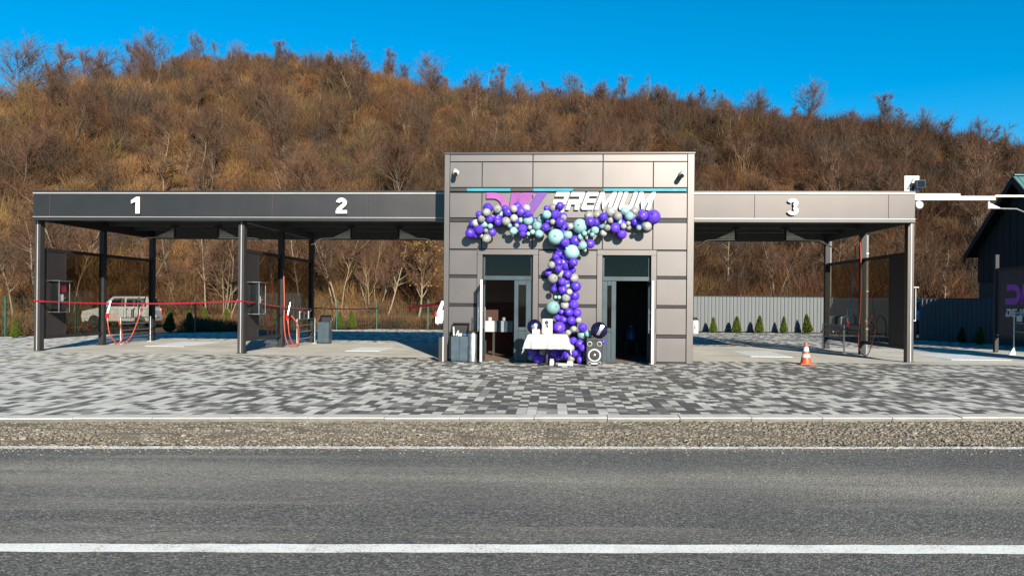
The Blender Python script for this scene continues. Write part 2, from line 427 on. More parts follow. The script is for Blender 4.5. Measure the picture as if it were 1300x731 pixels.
def wavy_line(name, la, lb, z, amp, seed, mat='line'):
    r = random.Random(seed); n = 700; mb = MB()
    for i in range(n+1):
        t = i/n
        p, q = la[0].lerp(la[1], t), lb[0].lerp(lb[1], t)
        mb.v.append((p.x, p.y+r.uniform(-amp, amp), z)); mb.v.append((q.x, q.y+r.uniform(-amp, amp), z))
    for i in range(n): mb.f.append((2*i, 2*i+1, 2*i+3, 2*i+2))
    me = mb.mesh(name, (0,0,0), M[mat]); o = bpy.data.objects.new(name, me); COL.objects.link(o); tag(o, kind='structure')
wavy_line('road_marking', c1, c2, ZR+.004, .007, 1)
wavy_line('road_marking', e1, e2, ZR+.004, .010, 2, 'oldline')
# verge: uneven strip of soil and stones
def verge():
    n, m = 420, 12; mb = MB(); r = random.Random(5)
    for i in range(n+1):
        t = i/n
        p, q = k_bot[0].lerp(k_bot[1], t), a_far[0].lerp(a_far[1], t)
        for j in range(m+1):
            s = j/m; c = p.lerp(q, s)
            z = (ZVG*(1-s)+(ZR+.006)*s)+.028*math.sin(math.pi*s)+(r.uniform(-.012, .012) if 0 < j < m else 0)
            mb.v.append((c.x, c.y+(r.uniform(-.03,.02) if j == m else 0), z))
    for i in range(n):
        for j in range(m):
            a = i*(m+1)+j; mb.f.append((a, a+1, a+m+2, a+m+1))
    o = bpy.data.objects.new('verge', mb.mesh('verge', (0,0,0), M['verge'], True)); COL.objects.link(o); tag(o, kind='structure')
verge()
def tinted(name, v, f, tint, mat):
    me = bpy.data.meshes.new(name); nv = len(v)
    f = np.asarray(f); nf, k = f.shape
    me.vertices.add(nv); me.vertices.foreach_set('co', np.asarray(v, np.float32).ravel())
    me.loops.add(nf*k); me.loops.foreach_set('vertex_index', f.astype(np.int32).ravel())
    me.polygons.add(nf); me.polygons.foreach_set('loop_start', (np.arange(nf)*k).astype(np.int32))
    me.polygons.foreach_set('loop_total', np.full(nf, k, np.int32))
    me.update(calc_edges=True)
    if tint is not None:
        a = me.color_attributes.new('tint', 'FLOAT_COLOR', 'POINT')
        a.data.foreach_set('color', np.concatenate([tint, np.ones((nv,1))], 1).astype(np.float32).ravel())
    me.materials.append(mat); return me
def stones():
    n = 52000
    t = rng.random(n); s = rng.beta(1.3, 1.3, n); far = rng.random(n) < .05; s = np.where(far, 1.0+rng.exponential(.07, n), s)
    x = rng.uniform(-9.5, 9.5, n)
    def yat(l): return l[0].y+(x-l[0].x)/(l[1].x-l[0].x)*(l[1].y-l[0].y)
    y = yat(k_bot)*(1-s)+(yat(a_far)-.10)*s
    sz = rng.gamma(1.7, .0030, n)+.0035; sz = np.minimum(sz, .034); sz = np.where(far, np.minimum(sz, .011), sz)
    s0 = np.clip(s,0,1); z = ZVG*(1-s0)+ZR*s0+.028*np.sin(np.pi*np.clip(s,0,1))+sz*.25
    cube = np.array([(-1,-1,-1),(1,-1,-1),(1,1,-1),(-1,1,-1),(-1,-1,1),(1,-1,1),(1,1,1),(-1,1,1)], float)
    cube = cube[None]*rng.uniform(.45, 1.05, (n,8,3)); cube[:,:,2] *= .6
    a = rng.uniform(0, 6.28, n); c, s_ = np.cos(a)[:,None], np.sin(a)[:,None]
    v = np.stack([cube[:,:,0]*c-cube[:,:,1]*s_, cube[:,:,0]*s_+cube[:,:,1]*c, cube[:,:,2]], 2)*sz[:,None,None]*np.array([1.25,1,1])
    v += np.stack([x,y,z],1)[:,None,:]
    q = np.array([(0,3,2,1),(4,5,6,7),(0,1,5,4),(1,2,6,5),(2,3,7,6),(3,0,4,7)])
    f = (q[None]+(np.arange(n)*8)[:,None,None]).reshape(-1,4)
    pal = np.array([(.185,.158,.122),(.155,.132,.103),(.22,.196,.16),(.12,.10,.078),(.18,.148,.105),(.18,.163,.138)])
    tint = np.repeat(pal[rng.integers(0,6,n)]*rng.uniform(.7,1.25,(n,1)), 8, 0)
    o = bpy.data.objects.new('gravel', tinted('gravel', v.reshape(-1,3), f, tint, M['stones'])); COL.objects.link(o)
    tag(o, 'loose tan gravel and leaf bits along the road edge', 'gravel', kind='stuff')
stones()
# kerb stones, one metre each with open joints
def kerb():
    mb = MB(); a, b = k_back; d = (b-a); Ln = d.length; d.normalize()
    fr, bo = k_front, k_bot; n = int(Ln)
    for i in range(n):
        t0, t1 = (i+.006)/n, (i+.994)/n; dz = random.uniform(-.006, .004)
        q = []
        for t in (t0, t1):
            p1, p2, p3 = a.lerp(b, t), fr[0].lerp(fr[1], t), bo[0].lerp(bo[1], t)
            q.append([(p1.x, p1.y, -.2), (p1.x, p1.y, .004+dz), (p2.x, p2.y+.012, .004+dz), (p2.x, p2.y, -.01+dz), (p3.x, p3.y-.02, -.2)])
        base = len(mb.v); mb.v += q[0]+q[1]
        mb.f += [(base+j, base+(j+1) % 5, base+5+(j+1) % 5, base+5+j) for j in range(5)]+[(base,base+1,base+2,base+3,base+4),(base+9,base+8,base+7,base+6,base+5)]
    o = bpy.data.objects.new('kerb', mb.mesh('kerb', (0,0,0), M['kerb'])); COL.objects.link(o); tag(o, kind='structure')
kerb()
BACK = [(34,24), (21.8,27), (19.9,30.6), (18.5,33.6), (17.7,40.6), (9,40.2), (-2,40.8), (-7.4,40.8), (-14.7,34.6), (-20,29.3), (-40,15)]
pav = [tuple(k_back[0]), tuple(k_back[1])]+BACK
sheet('paving', [g2f(*p) for p in pav], M['paving'], 0, 'F')
VS = .9
UL = U(44, 1.5, 440)-.15
sheet('wash_bay_floor', [(UL, VS), (-3.25, VS), (-3.25, 7.9), (UL, 7.9)], M['slab'], .004, 'F')
sheet('wash_bay_floor', [(3.25, VS), (17.5, VS-.1), (17.5, 8.2), (3.25, 8.2)], M['slab'], .004, 'F')

# ------------------------------------------------------------------ hillside
YR = 148.0
RID = [(-900,150),(-400,125),(-100,118),(0,122),(100,120),(150,112),(200,98),(260,88),(330,86),(400,92),(480,103),(560,116),(620,118),(680,119),(760,120),(850,133),(930,140),(1000,145),(1080,152),(1150,160),(1230,170),(1300,175),(1600,200),(2200,230)]
RID = [(p, y+9+(17 if p > 900 else 6 if p > 600 else 0)+(26 if p < 160 else 10 if p < 220 else 0)) for p, y in RID]
rx_ = np.array([(p-HX)/F*YR for p, y in RID]); rz_ = np.array([CH+(HY+(p-HX)*math.tan(ROLL)-y)/F*YR for p, y in RID])
_ph = rng.uniform(0, 6.28, (8,)); _kk = rng.uniform(.03, .16, (8,2))*rng.choice([-1,1], (8,2))
def terrain(x, y):
    x = np.asarray(x, float); y = np.asarray(y, float)
    y0 = 45+np.clip((x-10)/40, 0, 1)*3
    t = np.clip((y-y0)/(YR-y0), 0, 1); over = np.clip(y-YR, 0, None)
    p = np.where(t < .06, t*t/.12*1.35, (t-.03)*1.35)
    p = (1-np.exp(-.45*np.clip(p,0,2)))/(1-math.exp(-.45*.97*1.35))
    z = np.interp(x, rx_, rz_)*p-over*.12
    b = sum(np.sin(_kk[i,0]*x+_kk[i,1]*y+_ph[i]) for i in range(8))*.45
    return z+b*np.clip(t*4, 0, 1)-.04
def hill():
    xs = np.linspace(-300, 300, 181); ys = np.concatenate([np.linspace(14, 60, 24), np.linspace(63, 170, 44), np.linspace(180, 330, 12)])
    X, Y = np.meshgrid(xs, ys); Z = terrain(X, Y)
    v = np.stack([X, Y, Z], 2).reshape(-1,3); nx = len(xs); ny = len(ys)
    i = np.arange(ny-1)[:,None]*nx+np.arange(nx-1)[None]
    f = np.stack([i, i+1, i+nx+1, i+nx], 2).reshape(-1,4)
    me = tinted('hill', v, f, None, M['hill']); me.polygons.foreach_set('use_smooth', [True]*len(me.polygons))
    o = bpy.data.objects.new('hill', me); COL.objects.link(o); tag(o, kind='structure')
hill()
def rand_dirs(n, tilt_lo, tilt_hi):
    a = rng.uniform(0, 2*np.pi, n); t = np.radians(rng.uniform(tilt_lo, tilt_hi, n))
    return np.stack([np.sin(t)*np.cos(a), np.sin(t)*np.sin(a), np.cos(t)], 1)
def tri_twigs(p, d, ln, wd):              # tapering slivers from p along d
    n = len(p); r = rng.normal(size=(n,3)); s = np.cross(d, r); s /= np.linalg.norm(s, axis=1)[:,None]+1e-9
    v = np.empty((n,3,3)); v[:,0] = p-s*wd[:,None]/2; v[:,1] = p+s*wd[:,None]/2; v[:,2] = p+d*ln[:,None]
    return v.reshape(-1,3), np.arange(n*3).reshape(-1,3)
def scrub():
    # brushwood thick enough that nobody could count it
    N1 = 5600; pts = []
    y = 43.5+(rng.random(N1*3)**.92)*107; x = rng.uniform(-1,1,N1*3)*(y*.74+9)
    x, y = x[:N1], y[:N1]
    nN = 900; y2 = rng.uniform(43, 60, nN); x2 = rng.uniform(-1,1,nN)*(y2*.74+6)
    nL = 420; x4 = rng.uniform(-34,-1,nL); y4 = np.where(x4 < -14.7, 34.9+(x4+14.7)*.98, np.where(x4 < -7.4, 34.9+(x4+14.7)*.86, 41.3))+rng.uniform(.5, 6, nL)
    nR = 700; y3 = rng.uniform(140, 153, nR); x3 = rng.uniform(-120,120,nR)
    x = np.concatenate([x,x2,x3,x4]); y = np.concatenate([y,y2,y3,y4])
    pxs = 650+x/y*939; keep = ~(((x > 16.5) & (y < 47)) | ((y < 45.5) & (((pxs > 90) & (pxs < 225)) | ((pxs > 350) & (pxs < 425))))); x, y = x[keep], y[keep]; n = len(x)
    patch = np.sin(x*.11+1.3)*np.cos(y*.09+.4)+.6*np.sin(x*.31-y*.23)+rng.normal(0,.55,n)
    h = rng.gamma(5.5, .42, n)*np.where(patch > .3, 1.35, .85); h = np.clip(h, .8, 5.0)
    h = np.where(y < 60, h*.9, h); h = np.where((y < 46) & (x < 0), np.minimum(h, 1.0), h)
    pal = np.array([(.165,.09,.040),(.125,.068,.031),(.085,.050,.028),(.055,.038,.025),(.20,.12,.052),(.115,.052,.026),(.12,.09,.036)])
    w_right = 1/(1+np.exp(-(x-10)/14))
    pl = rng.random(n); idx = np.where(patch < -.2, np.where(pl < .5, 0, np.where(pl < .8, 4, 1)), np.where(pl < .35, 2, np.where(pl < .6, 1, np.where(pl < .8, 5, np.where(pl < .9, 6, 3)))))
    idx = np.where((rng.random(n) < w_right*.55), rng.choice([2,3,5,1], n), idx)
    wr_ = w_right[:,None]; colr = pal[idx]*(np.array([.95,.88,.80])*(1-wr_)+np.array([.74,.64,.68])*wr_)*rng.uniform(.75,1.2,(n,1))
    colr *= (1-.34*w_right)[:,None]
    big = (rng.random(n) < .11) & (y > 52) & (y < 140); h = np.where(big, np.clip(h*1.7, 3, 5.5), h); colr = np.where(big[:,None], np.array([(.048,.034,.024)])*rng.uniform(.8,1.3,(n,1)), colr)
    K = 300; tot = n*K
    bx, by, bh = np.repeat(x,K), np.repeat(y,K), np.repeat(h,K)
    bz = terrain(x,y).repeat(K)
    d = rand_dirs(tot, 2, 58); u = rng.random(tot)**.8*.62
    p = np.stack([bx,by,bz-.1],1)+d*(bh*u)[:,None]+rng.normal(0,.22,(tot,3))*np.array([1,1,.1])
    d2 = d+rng.normal(0,.38,(tot,3))+np.array([0,0,.22]); d2 /= np.linalg.norm(d2,axis=1)[:,None]
    ln = bh*rng.uniform(.18,.55,tot); dist = np.sqrt(bx**2+by**2)
    wd = (.010+.00020*dist)*rng.uniform(.7,1.7,tot)
    v, f = tri_twigs(p, d2, ln, wd)
    tint = np.repeat(np.repeat(colr,K,0)*rng.uniform(.65,1.35,(tot,1)), 3, 0)
    # dead grass and leaves on the slope between the bushes
    G = 260000; gy = 43+rng.random(G)**.9*108; gx = rng.uniform(-1,1,G)*(gy*.74+6)
    kp = ~((gx > 16.5) & (gy < 46)); gx, gy = gx[kp], gy[kp]; G = len(gx)
    gp = np.stack([gx,gy,terrain(gx,gy)-.03],1); gd = rand_dirs(G, 5, 70)
    gv, gf = tri_twigs(gp, gd, rng.uniform(.25,.8,G), (.03+.0003*gy)*rng.uniform(.7,1.6,G))
    gc = np.array([(.15,.09,.038),(.11,.063,.028),(.19,.118,.052)])[rng.integers(0,3,G)]*rng.uniform(.7,1.25,(G,1))
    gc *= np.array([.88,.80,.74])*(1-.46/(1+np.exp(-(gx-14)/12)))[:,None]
    v = np.concatenate([v,gv]); f = np.concatenate([f,gf+tot*3]); tint = np.concatenate([tint,np.repeat(gc,3,0)])
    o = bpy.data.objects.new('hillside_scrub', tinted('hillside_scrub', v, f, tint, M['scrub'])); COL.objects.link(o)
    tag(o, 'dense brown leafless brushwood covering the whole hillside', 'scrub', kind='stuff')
scrub()

# ------------------------------------------------------------------ bare trees
def grow(seed, H, kind):
    """meshes of one bare tree: trunk with limbs, and a crown of fine branches and twigs"""
    r = random.Random(seed); t = MB(); P, D, Ln, Wd = [], [], [], []
    c = MB()
    def limb(p, d, ln, rad, n, up, wob):
        pts = [Vector(p)]; d = Vector(d).normalized()
        for i in range(n):
            d = (d+Vector((r.gauss(0,wob), r.gauss(0,wob), r.gauss(0,wob*.6)+up))).normalized()
            pts.append(pts[-1]+d*ln/n)
        return pts
    def along(pts, s):
        k = s*(len(pts)-1); i = min(int(k), len(pts)-2); return pts[i].lerp(pts[i+1], k-i), (pts[i+1]-pts[i]).normalized()
    rt = H*{'broom': .006, 'thin': .0075, 'multi': .0085}.get(kind, .010)
    dense = kind in ('vase', 'tall')
    spec = {'vase': (1, .70, 24, .44, 18, 55, .10), 'thin': (1, .92, 13, .20, 30, 60, .03), 'multi': (4, .8, 7, .24, 20, 50, .08),
            'broom': (9, .62, 5, .26, 12, 35, .06), 'tall': (1, .88, 24, .27, 20, 50, .08)}[kind]
    nst, th, nl, ll, a0, a1, up = spec
    for s in range(nst):
        if nst == 1: d0 = Vector((r.gauss(0,.05), r.gauss(0,.05), 1)); b0 = Vector((0,0,-.3))
        else:
            an = r.uniform(0, 6.28); k = r.uniform(.08, .42 if kind == 'broom' else .28)
            d0 = Vector((math.cos(an)*k, math.sin(an)*k, 1)); b0 = Vector((math.cos(an)*.18, math.sin(an)*.18, -.3))
        hh = H*th*(1 if nst == 1 else r.uniform(.7, 1.1))
        tr = limb(b0, d0, hh, rt, 8, .02, .07)
        m = len(tr); r0 = rt*(1 if nst == 1 else r.uniform(.5,.85))
        t.tube(tr, [r0*(1-.78*i/(m-1)) for i in range(m)], 6, False)
        for k in range(nl):
            sp = r.uniform(.22 if kind in ('vase','broom') else .35, 1.0)
            p, td = along(tr, sp); an = r.uniform(0, 6.28); tilt = R(r.uniform(a0, a1))
            o1 = td.orthogonal().normalized(); o2 = td.cross(o1)
            d = td*math.cos(tilt)+(o1*math.cos(an)+o2*math.sin(an))*math.sin(tilt)
            ln = H*ll*r.uniform(.6, 1.15)*(1.25-.55*sp); lr = r0*(.52-.30*sp)+.006
            lb = limb(p, d, ln, lr, 5, up, .12)
            t.tube(lb, [lr*(1-.8*i/5) for i in range(6)], 4, False)
            for q in range(10 if dense else 8):
                s2 = r.uniform(.2, 1); p2, d2 = along(lb, s2); an = r.uniform(0,6.28); ti = R(r.uniform(18,58))
                o1 = d2.orthogonal().normalized(); o2 = d2.cross(o1)
                d3 = d2*math.cos(ti)+(o1*math.cos(an)+o2*math.sin(an))*math.sin(ti)
                sb = limb(p2, d3, ln*r.uniform(.3,.6), .01, 3, up*.8, .13)
                c.tube(sb, [.02*H/8, .015*H/8, .01*H/8, .004], 3, False)
                for w_ in range(20 if dense else 15):
                    s3 = r.uniform(.15, 1); p3, d4 = along(sb, s3); an = r.uniform(0,6.28); ti = R(r.uniform(10,55))
                    o1 = d4.orthogonal().normalized(); o2 = d4.cross(o1)
                    d5 = d4*math.cos(ti)+(o1*math.cos(an)+o2*math.sin(an))*math.sin(ti)+Vector((0,0,.15))
                    P.append(p3); D.append(d5.normalized()); Ln.append(H*r.uniform(.04,.11)); Wd.append(r.uniform(.012,.026)*(H/9)**.3)
    return t, c, (P, D, Ln, Wd)
def tree_proto(name, seed, H, kind, bark, twig, leaf=None):
    t, c, (P, D, Ln, Wd) = grow(seed, H, kind)
    root = bpy.data.objects.new(name, None); COL.objects.link(root); ORG[root.name] = (0,0,0)
    t.part('trunk', bark, root, smooth=False)
    v, f = tri_twigs(np.array([tuple(p) for p in P]), np.array([tuple(d) for d in D]), np.array(Ln), np.array(Wd))
    c.add([tuple(p) for p in v], [tuple(int(i) for i in x) for x in f])
    if leaf:
        r = random.Random(seed); lf = MB()
        for p, d, l in zip(P, D, Ln):
            for _ in range(1 if r.random() < .62 else 0):
                q = p+d*l*r.uniform(.2,1)+Vector((r.gauss(0,.06),r.gauss(0,.06),r.gauss(0,.06)))
                a = Vector((r.gauss(0,1),r.gauss(0,1),r.gauss(0,1))).normalized(); b = a.orthogonal().normalized(); s = r.uniform(.045,.085)
                lf.add([q-a*s, q+b*s*.55, q+a*s, q-b*s*.55], [(0,1,2,3)])
        lf.part('foliage', leaf, root)
    c.part('crown', twig, root)
    return root
TREES = {}
for i in range(5): TREES['vase', i] = (tree_proto('bare_tree', 20+i, 10, 'vase', M['bark'], M['twig']), 10)
for i in range(3): TREES['ridge', i] = (tree_proto('bare_tree', 40+i, 12, ('vase','tall','vase')[i], M['ridgetwig'], M['ridgetwig']), 12)
for i in range(4): TREES['thin', i] = (tree_proto('slender_tree', 60+i, 9, ('thin','thin','multi','multi')[i], M['palebark'], M['twig']), 9)
for i in range(4): TREES['broom', i] = (tree_proto('bare_bush', 80+i, 5, 'broom', M['darktwig'] if i % 2 else M['bark'], M['darktwig'] if i % 2 else M['twig']), 5)
TREES['gold', 0] = (tree_proto('golden_tree', 97, 7, 'tall', M['palebark'], M['twig'], M['gold']), 7)
used = set()
def put_tree(kind, x, y, H, label, cat, group=None, idx=None, dz=0, rz=None, lean=0):
    ks = [k for k in TREES if k[0] == kind]; k = ks[idx % len(ks)] if idx is not None else random.choice(ks)
    o, h0 = TREES[k]
    if k in used: o = copy_tree(o)
    used.add(k); s = H/h0
    wx = random.uniform(.85,1.2)
    o.scale = (s*wx, s*wx, s); o.location = (x, y, float(terrain(x, y))-.1+dz)
    o.rotation_euler = (lean*random.uniform(-1,1), lean*random.uniform(-1,1), random.uniform(0,6.28) if rz is None else rz)
    for p in ('group','label'):
        if p in o: del o[p]
    return tag(o, label, cat, group)
def hor(px): return HY+(px-HX)*math.tan(ROLL)
# the trees one can pick out on the skyline: pixel, top, ridge height, which
SKY_TREES = [
 (22,44,128,0,'broad bare tree at the far left end of the ridge, tallest crown against the sky'),
 (70,62,125,1,'first slim bare tree right of the broad one at the left end of the ridge'),
 (98,66,122,1,'upright bare tree in the row of ridge trees above the canopy number 1'),
 (132,63,120,2,'bushy bare tree on the ridge above the left end of the canopy roof'),
 (158,56,114,1,'tall narrow bare tree on the ridge left of the dense reddish one'),
 (193,44,104,0,'dense tall bare tree on the ridge, second tallest on the skyline'),
 (250,43,92,0,'lone round-crowned bare tree on the ridge above the canopy number 1'),
 (300,54,92,2,'low bare tree on the ridge right of the lone round crown'),
 (354,55,90,1,'small upright bare tree on the highest stretch of ridge'),
 (395,68,96,2,'flat dark bare tree just right of the highest stretch of ridge'),
 (440,68,104,2,'wide bare tree on the ridge above canopy number 2'),
 (488,66,106,1,'pointed bare tree on the ridge where the skyline starts to drop'),
 (543,72,116,0,'pale bare tree standing up at the dip of the ridge left of the kiosk'),
 (632,85,122,1,'tall dark bare tree on the ridge above the kiosk roof vent'),
 (655,98,124,2,'low bare tree right beside the tall dark one above the kiosk'),
 (727,93,124,0,'round bare tree on the ridge above the middle of the kiosk'),
 (787,98,126,1,'thin dark bare tree on the ridge above the right part of the kiosk'),
 (840,110,134,2,'low bare tree on the ridge above the right kiosk corner'),
 (910,118,142,2,'low reddish bare tree on the ridge above the left end of the right canopy'),
 (1024,102,150,0,'lone fan-shaped bare tree standing out on the right part of the ridge'),
 (1122,122,158,1,'thin bare tree on the right ridge with a ragged narrow crown'),
 (1172,138,164,2,'low bare tree on the ridge above the end of the right canopy'),
 (1240,150,172,0,'last bare tree on the ridge above the dark wooden house')]
for px, yt, yb, i, lab in SKY_TREES:
    D = 146; x = (px-HX)/F*D; gz = float(terrain(x, D)); top = CH+(hor(px)-yt)/F*D
    put_tree('ridge', x, D, max(4, top-gz+.3), lab, 'bare tree', 'trees on the skyline', idx=i)
rt_ = random.Random(3)
for k in range(125):                       # the rest of the ridge line
    px = rt_.uniform(-10, 1310); D = rt_.uniform(140, 152); x = (px-HX)/F*D
    put_tree('ridge' if rt_.random() < .6 else 'vase', x, D, rt_.uniform(3.2, 5.6) if px > 160 else rt_.uniform(5, 10), 'bare grey-brown tree merging into the row along the ridge', 'bare tree', 'merged trees along the ridge')
for k in range(140):
    px = rt_.uniform(-10, 1310); D = 58+rt_.random()*80; x = (px-HX)/F*D
    k2 = rt_.random(); left = px < 640
    kind = 'vase' if k2 < .42 else ('thin' if k2 < .68 else 'broom')
    H = {'vase': rt_.uniform(5,8.5), 'thin': rt_.uniform(5.5,8.5), 'broom': rt_.uniform(3,5)}[kind]
    side = 'left half of the hillside' if left else 'right half of the hillside'
    lab = {'vase': f'brown bare tree with spreading crown among the brush, {side}', 'thin': f'slender bare tree with a pale trunk among the brush, {side}', 'broom': f'dark broom-shaped bare bush growing in the brush, {side}'}[kind]
    put_tree(kind, x, D, H, lab, {'vase':'bare tree','thin':'slender tree','broom':'bush'}[kind], f'{kind} trees, {side}'.replace('vase','spreading').replace('thin','slender').replace('broom trees','broom bushes'))
# pale stems at the foot of the hill, seen through the bays
FOOT = [(18,'at the far left edge behind the green fence post'),(40,'just left of the first canopy post'),(88,'seen through the smoked glass of the leftmost wall'),(178,'above the silver car behind the leftmost wall'),(229,'with a kinked pale stem in the left part of bay 1'),(262,'with the straightest pale stem in the middle of bay 1'),
        (284,'leaning right in bay 1, close to the dividing wall'),(297,'leaning hard right at the right edge of bay 1'),(342,'seen through the glass of the wall between bays 1 and 2'),(383,'near the rear post of the wall between bays 1 and 2'),(432,'with a thin bent stem in the left part of bay 2'),(474,'forked and pale in the middle of bay 2'),
        (487,'close right of the forked one in bay 2'),(548,'at the right edge of bay 2 beside the kiosk wall')]
for i, (px, where) in enumerate(FOOT):
    D = rt_.uniform(44.5, 48.5); x = (px-HX)/F*D
    put_tree('thin', x, D, rt_.uniform(6.5, 9), 'slender pale-trunked tree '+where, 'slender tree', 'pale stems behind the left canopy', idx=i, lean=.12)
for i, (px, where) in enumerate([(920,'left of the first thuja behind the grey fence'),(985,'behind the middle of the grey fence'),(1062,'behind the glass of the right wash wall'),(1150,'beside the right canopy corner post'),(1200,'between the right canopy and the dark house')]):
    D = rt_.uniform(50, 58); x = (px-HX)/F*D
    put_tree('thin', x, D, rt_.uniform(5.5, 7.5), 'slender bare tree '+where, 'slender tree', 'bare trees behind the grey fence', idx=i+1, lean=.08)
D = 45.5
put_tree('gold', (528-HX)/F*D, D, 7.0, 'young tree still full of golden leaves, in bay 2 beside the kiosk', 'tree')
for k, o in TREES.items():
    if k not in used:
        for c in list(o[0].children): bpy.data.objects.remove(c)
        bpy.data.objects.remove(o[0])
# ------------------------------------------------------------------ kiosk
KU0, KU1, KH, KD = -3.25, 3.25, Zv(720, 194.5, 0), 6.4
kiosk = thing('kiosk', 'flat-roofed metal-clad kiosk with two open glass doors between the wash bays', 'building', (0,0,0))
def zf(y, px=720): return Zv(px, y, 0)
def uf(px, y=383): return on_v(px, y, 0)[0]
DL = (uf(605.5), uf(683)); DR = (uf(757.5), uf(833))   # outer edges of the door surrounds
ZT = zf(317)                                           # top of the surrounds
TW = .14                                               # surround width
wl = MB()
for a, b in ((KU0+.01, DL[0]+.02), (DL[1]-.02, DR[0]+.02), (DR[1]-.02, KU1-.01)): wl.box(a, b, .035, .25, 0, ZT-.02)
wl.box(KU0+.01, KU1-.01, .035, .25, ZT-.02, KH-.02)
wl.box(KU0+.01, KU0+.25, .25, KD, 0, KH-.05).box(KU1-.25, KU1-.01, .25, KD, 0, KH-.05).box(KU0+.25, KU1-.25, KD-.2, KD-.002, 0, KH-.05)
wl.part('wall', M['dark'], kiosk)
MB().box(KU0+.05, KU1-.05, .26, KD-.05, KH-.35, KH-.15).part('roof', M['deck'], kiosk)
# cladding: separate cassettes with open joints
pn = MB(); J = .011
def row(z0, z1, xs):
    for a, b in zip(xs[:-1], xs[1:]): pn.box(a+J, b-J, 0, .034, z0+J, z1-J)
cl, cr2 = uf(569.5), uf(871.5)
up = [cl, uf(610.6), uf(675), uf(764), uf(828), cr2]
row(zf(205.5), zf(195.8), [cl, uf(675), uf(764), cr2])
row(zf(238.3), zf(205.5), up)
row(zf(277), zf(244.8), up)
row(zf(316.8), zf(282.2), up)
for x0, x1 in ((cl, DL[0]), (DL[1], DR[0]), (DR[1], cr2)):
    for y0, y1 in ((350, 318), (386.6, 353.3), (423.8, 390), (459.6, 427.5)):
        row(max(.03, zf(y0)), zf(y1), [x0, x1])
pn.part('cladding', M['clad'], kiosk, .004)
tr = MB()
for a, b in ((KU0, cl-.004), (cr2+.004, KU1)): tr.box(a, b, -.012, .033, 0, KH-.03)
tr.part('corner_trim', M['clad'], kiosk, .006)
tr = MB().box(KU0-.02, KU1+.02, -.035, .28, KH-.03, KH+.02).box(KU0-.02, KU0+.27, .28, KD, KH-.03, KH+.02).box(KU1-.27, KU1+.02, .28, KD, KH-.03, KH+.02).box(KU0-.02, KU1+.02, KD, KD+.1, KH-.03, KH+.02)
tr.part('parapet_cap', M['fascia'], kiosk, .005)
sc_ = MB()
for s in (KU0, KU1-.02):
    for k in range(5):
        sc_.box(s-.006 if s < 0 else s-.004, s+.024 if s < 0 else s+.026, .02+k*1.27, 1.27+k*1.27, .02, KH-.04)
sc_.part('side_cladding', M['clad'], kiosk, .004)
# trim strip: sky reflection painted as cyan lengths, dark reflections as the rest
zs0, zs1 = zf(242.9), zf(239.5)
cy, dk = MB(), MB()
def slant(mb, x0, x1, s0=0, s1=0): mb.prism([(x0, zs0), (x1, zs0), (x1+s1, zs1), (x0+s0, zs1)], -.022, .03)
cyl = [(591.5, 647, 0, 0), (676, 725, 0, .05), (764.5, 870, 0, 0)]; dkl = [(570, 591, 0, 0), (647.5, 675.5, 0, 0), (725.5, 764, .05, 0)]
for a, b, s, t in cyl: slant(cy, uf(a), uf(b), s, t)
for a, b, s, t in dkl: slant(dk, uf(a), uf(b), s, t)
cy.part('sky_reflection', M['cyan'], kiosk, 0); dk.part('dark_reflection', M['black'], kiosk, 0)
rv = MB()
for y0, y1 in ((281.8, 277.6),): rv.box(cl+.01, cr2-.01, .012, .033, zf(y0), zf(y1))
for x0, x1 in ((cl, DL[0]), (DL[1], DR[0]), (DR[1], cr2)):
    for y0, y1 in ((352.9, 350.4), (389.6, 387), (427.1, 424.2)): rv.box(x0+.012, x1-.012, .012, .033, zf(y0), zf(y1))
rv.part('reveal_strip', M['dark'], kiosk)
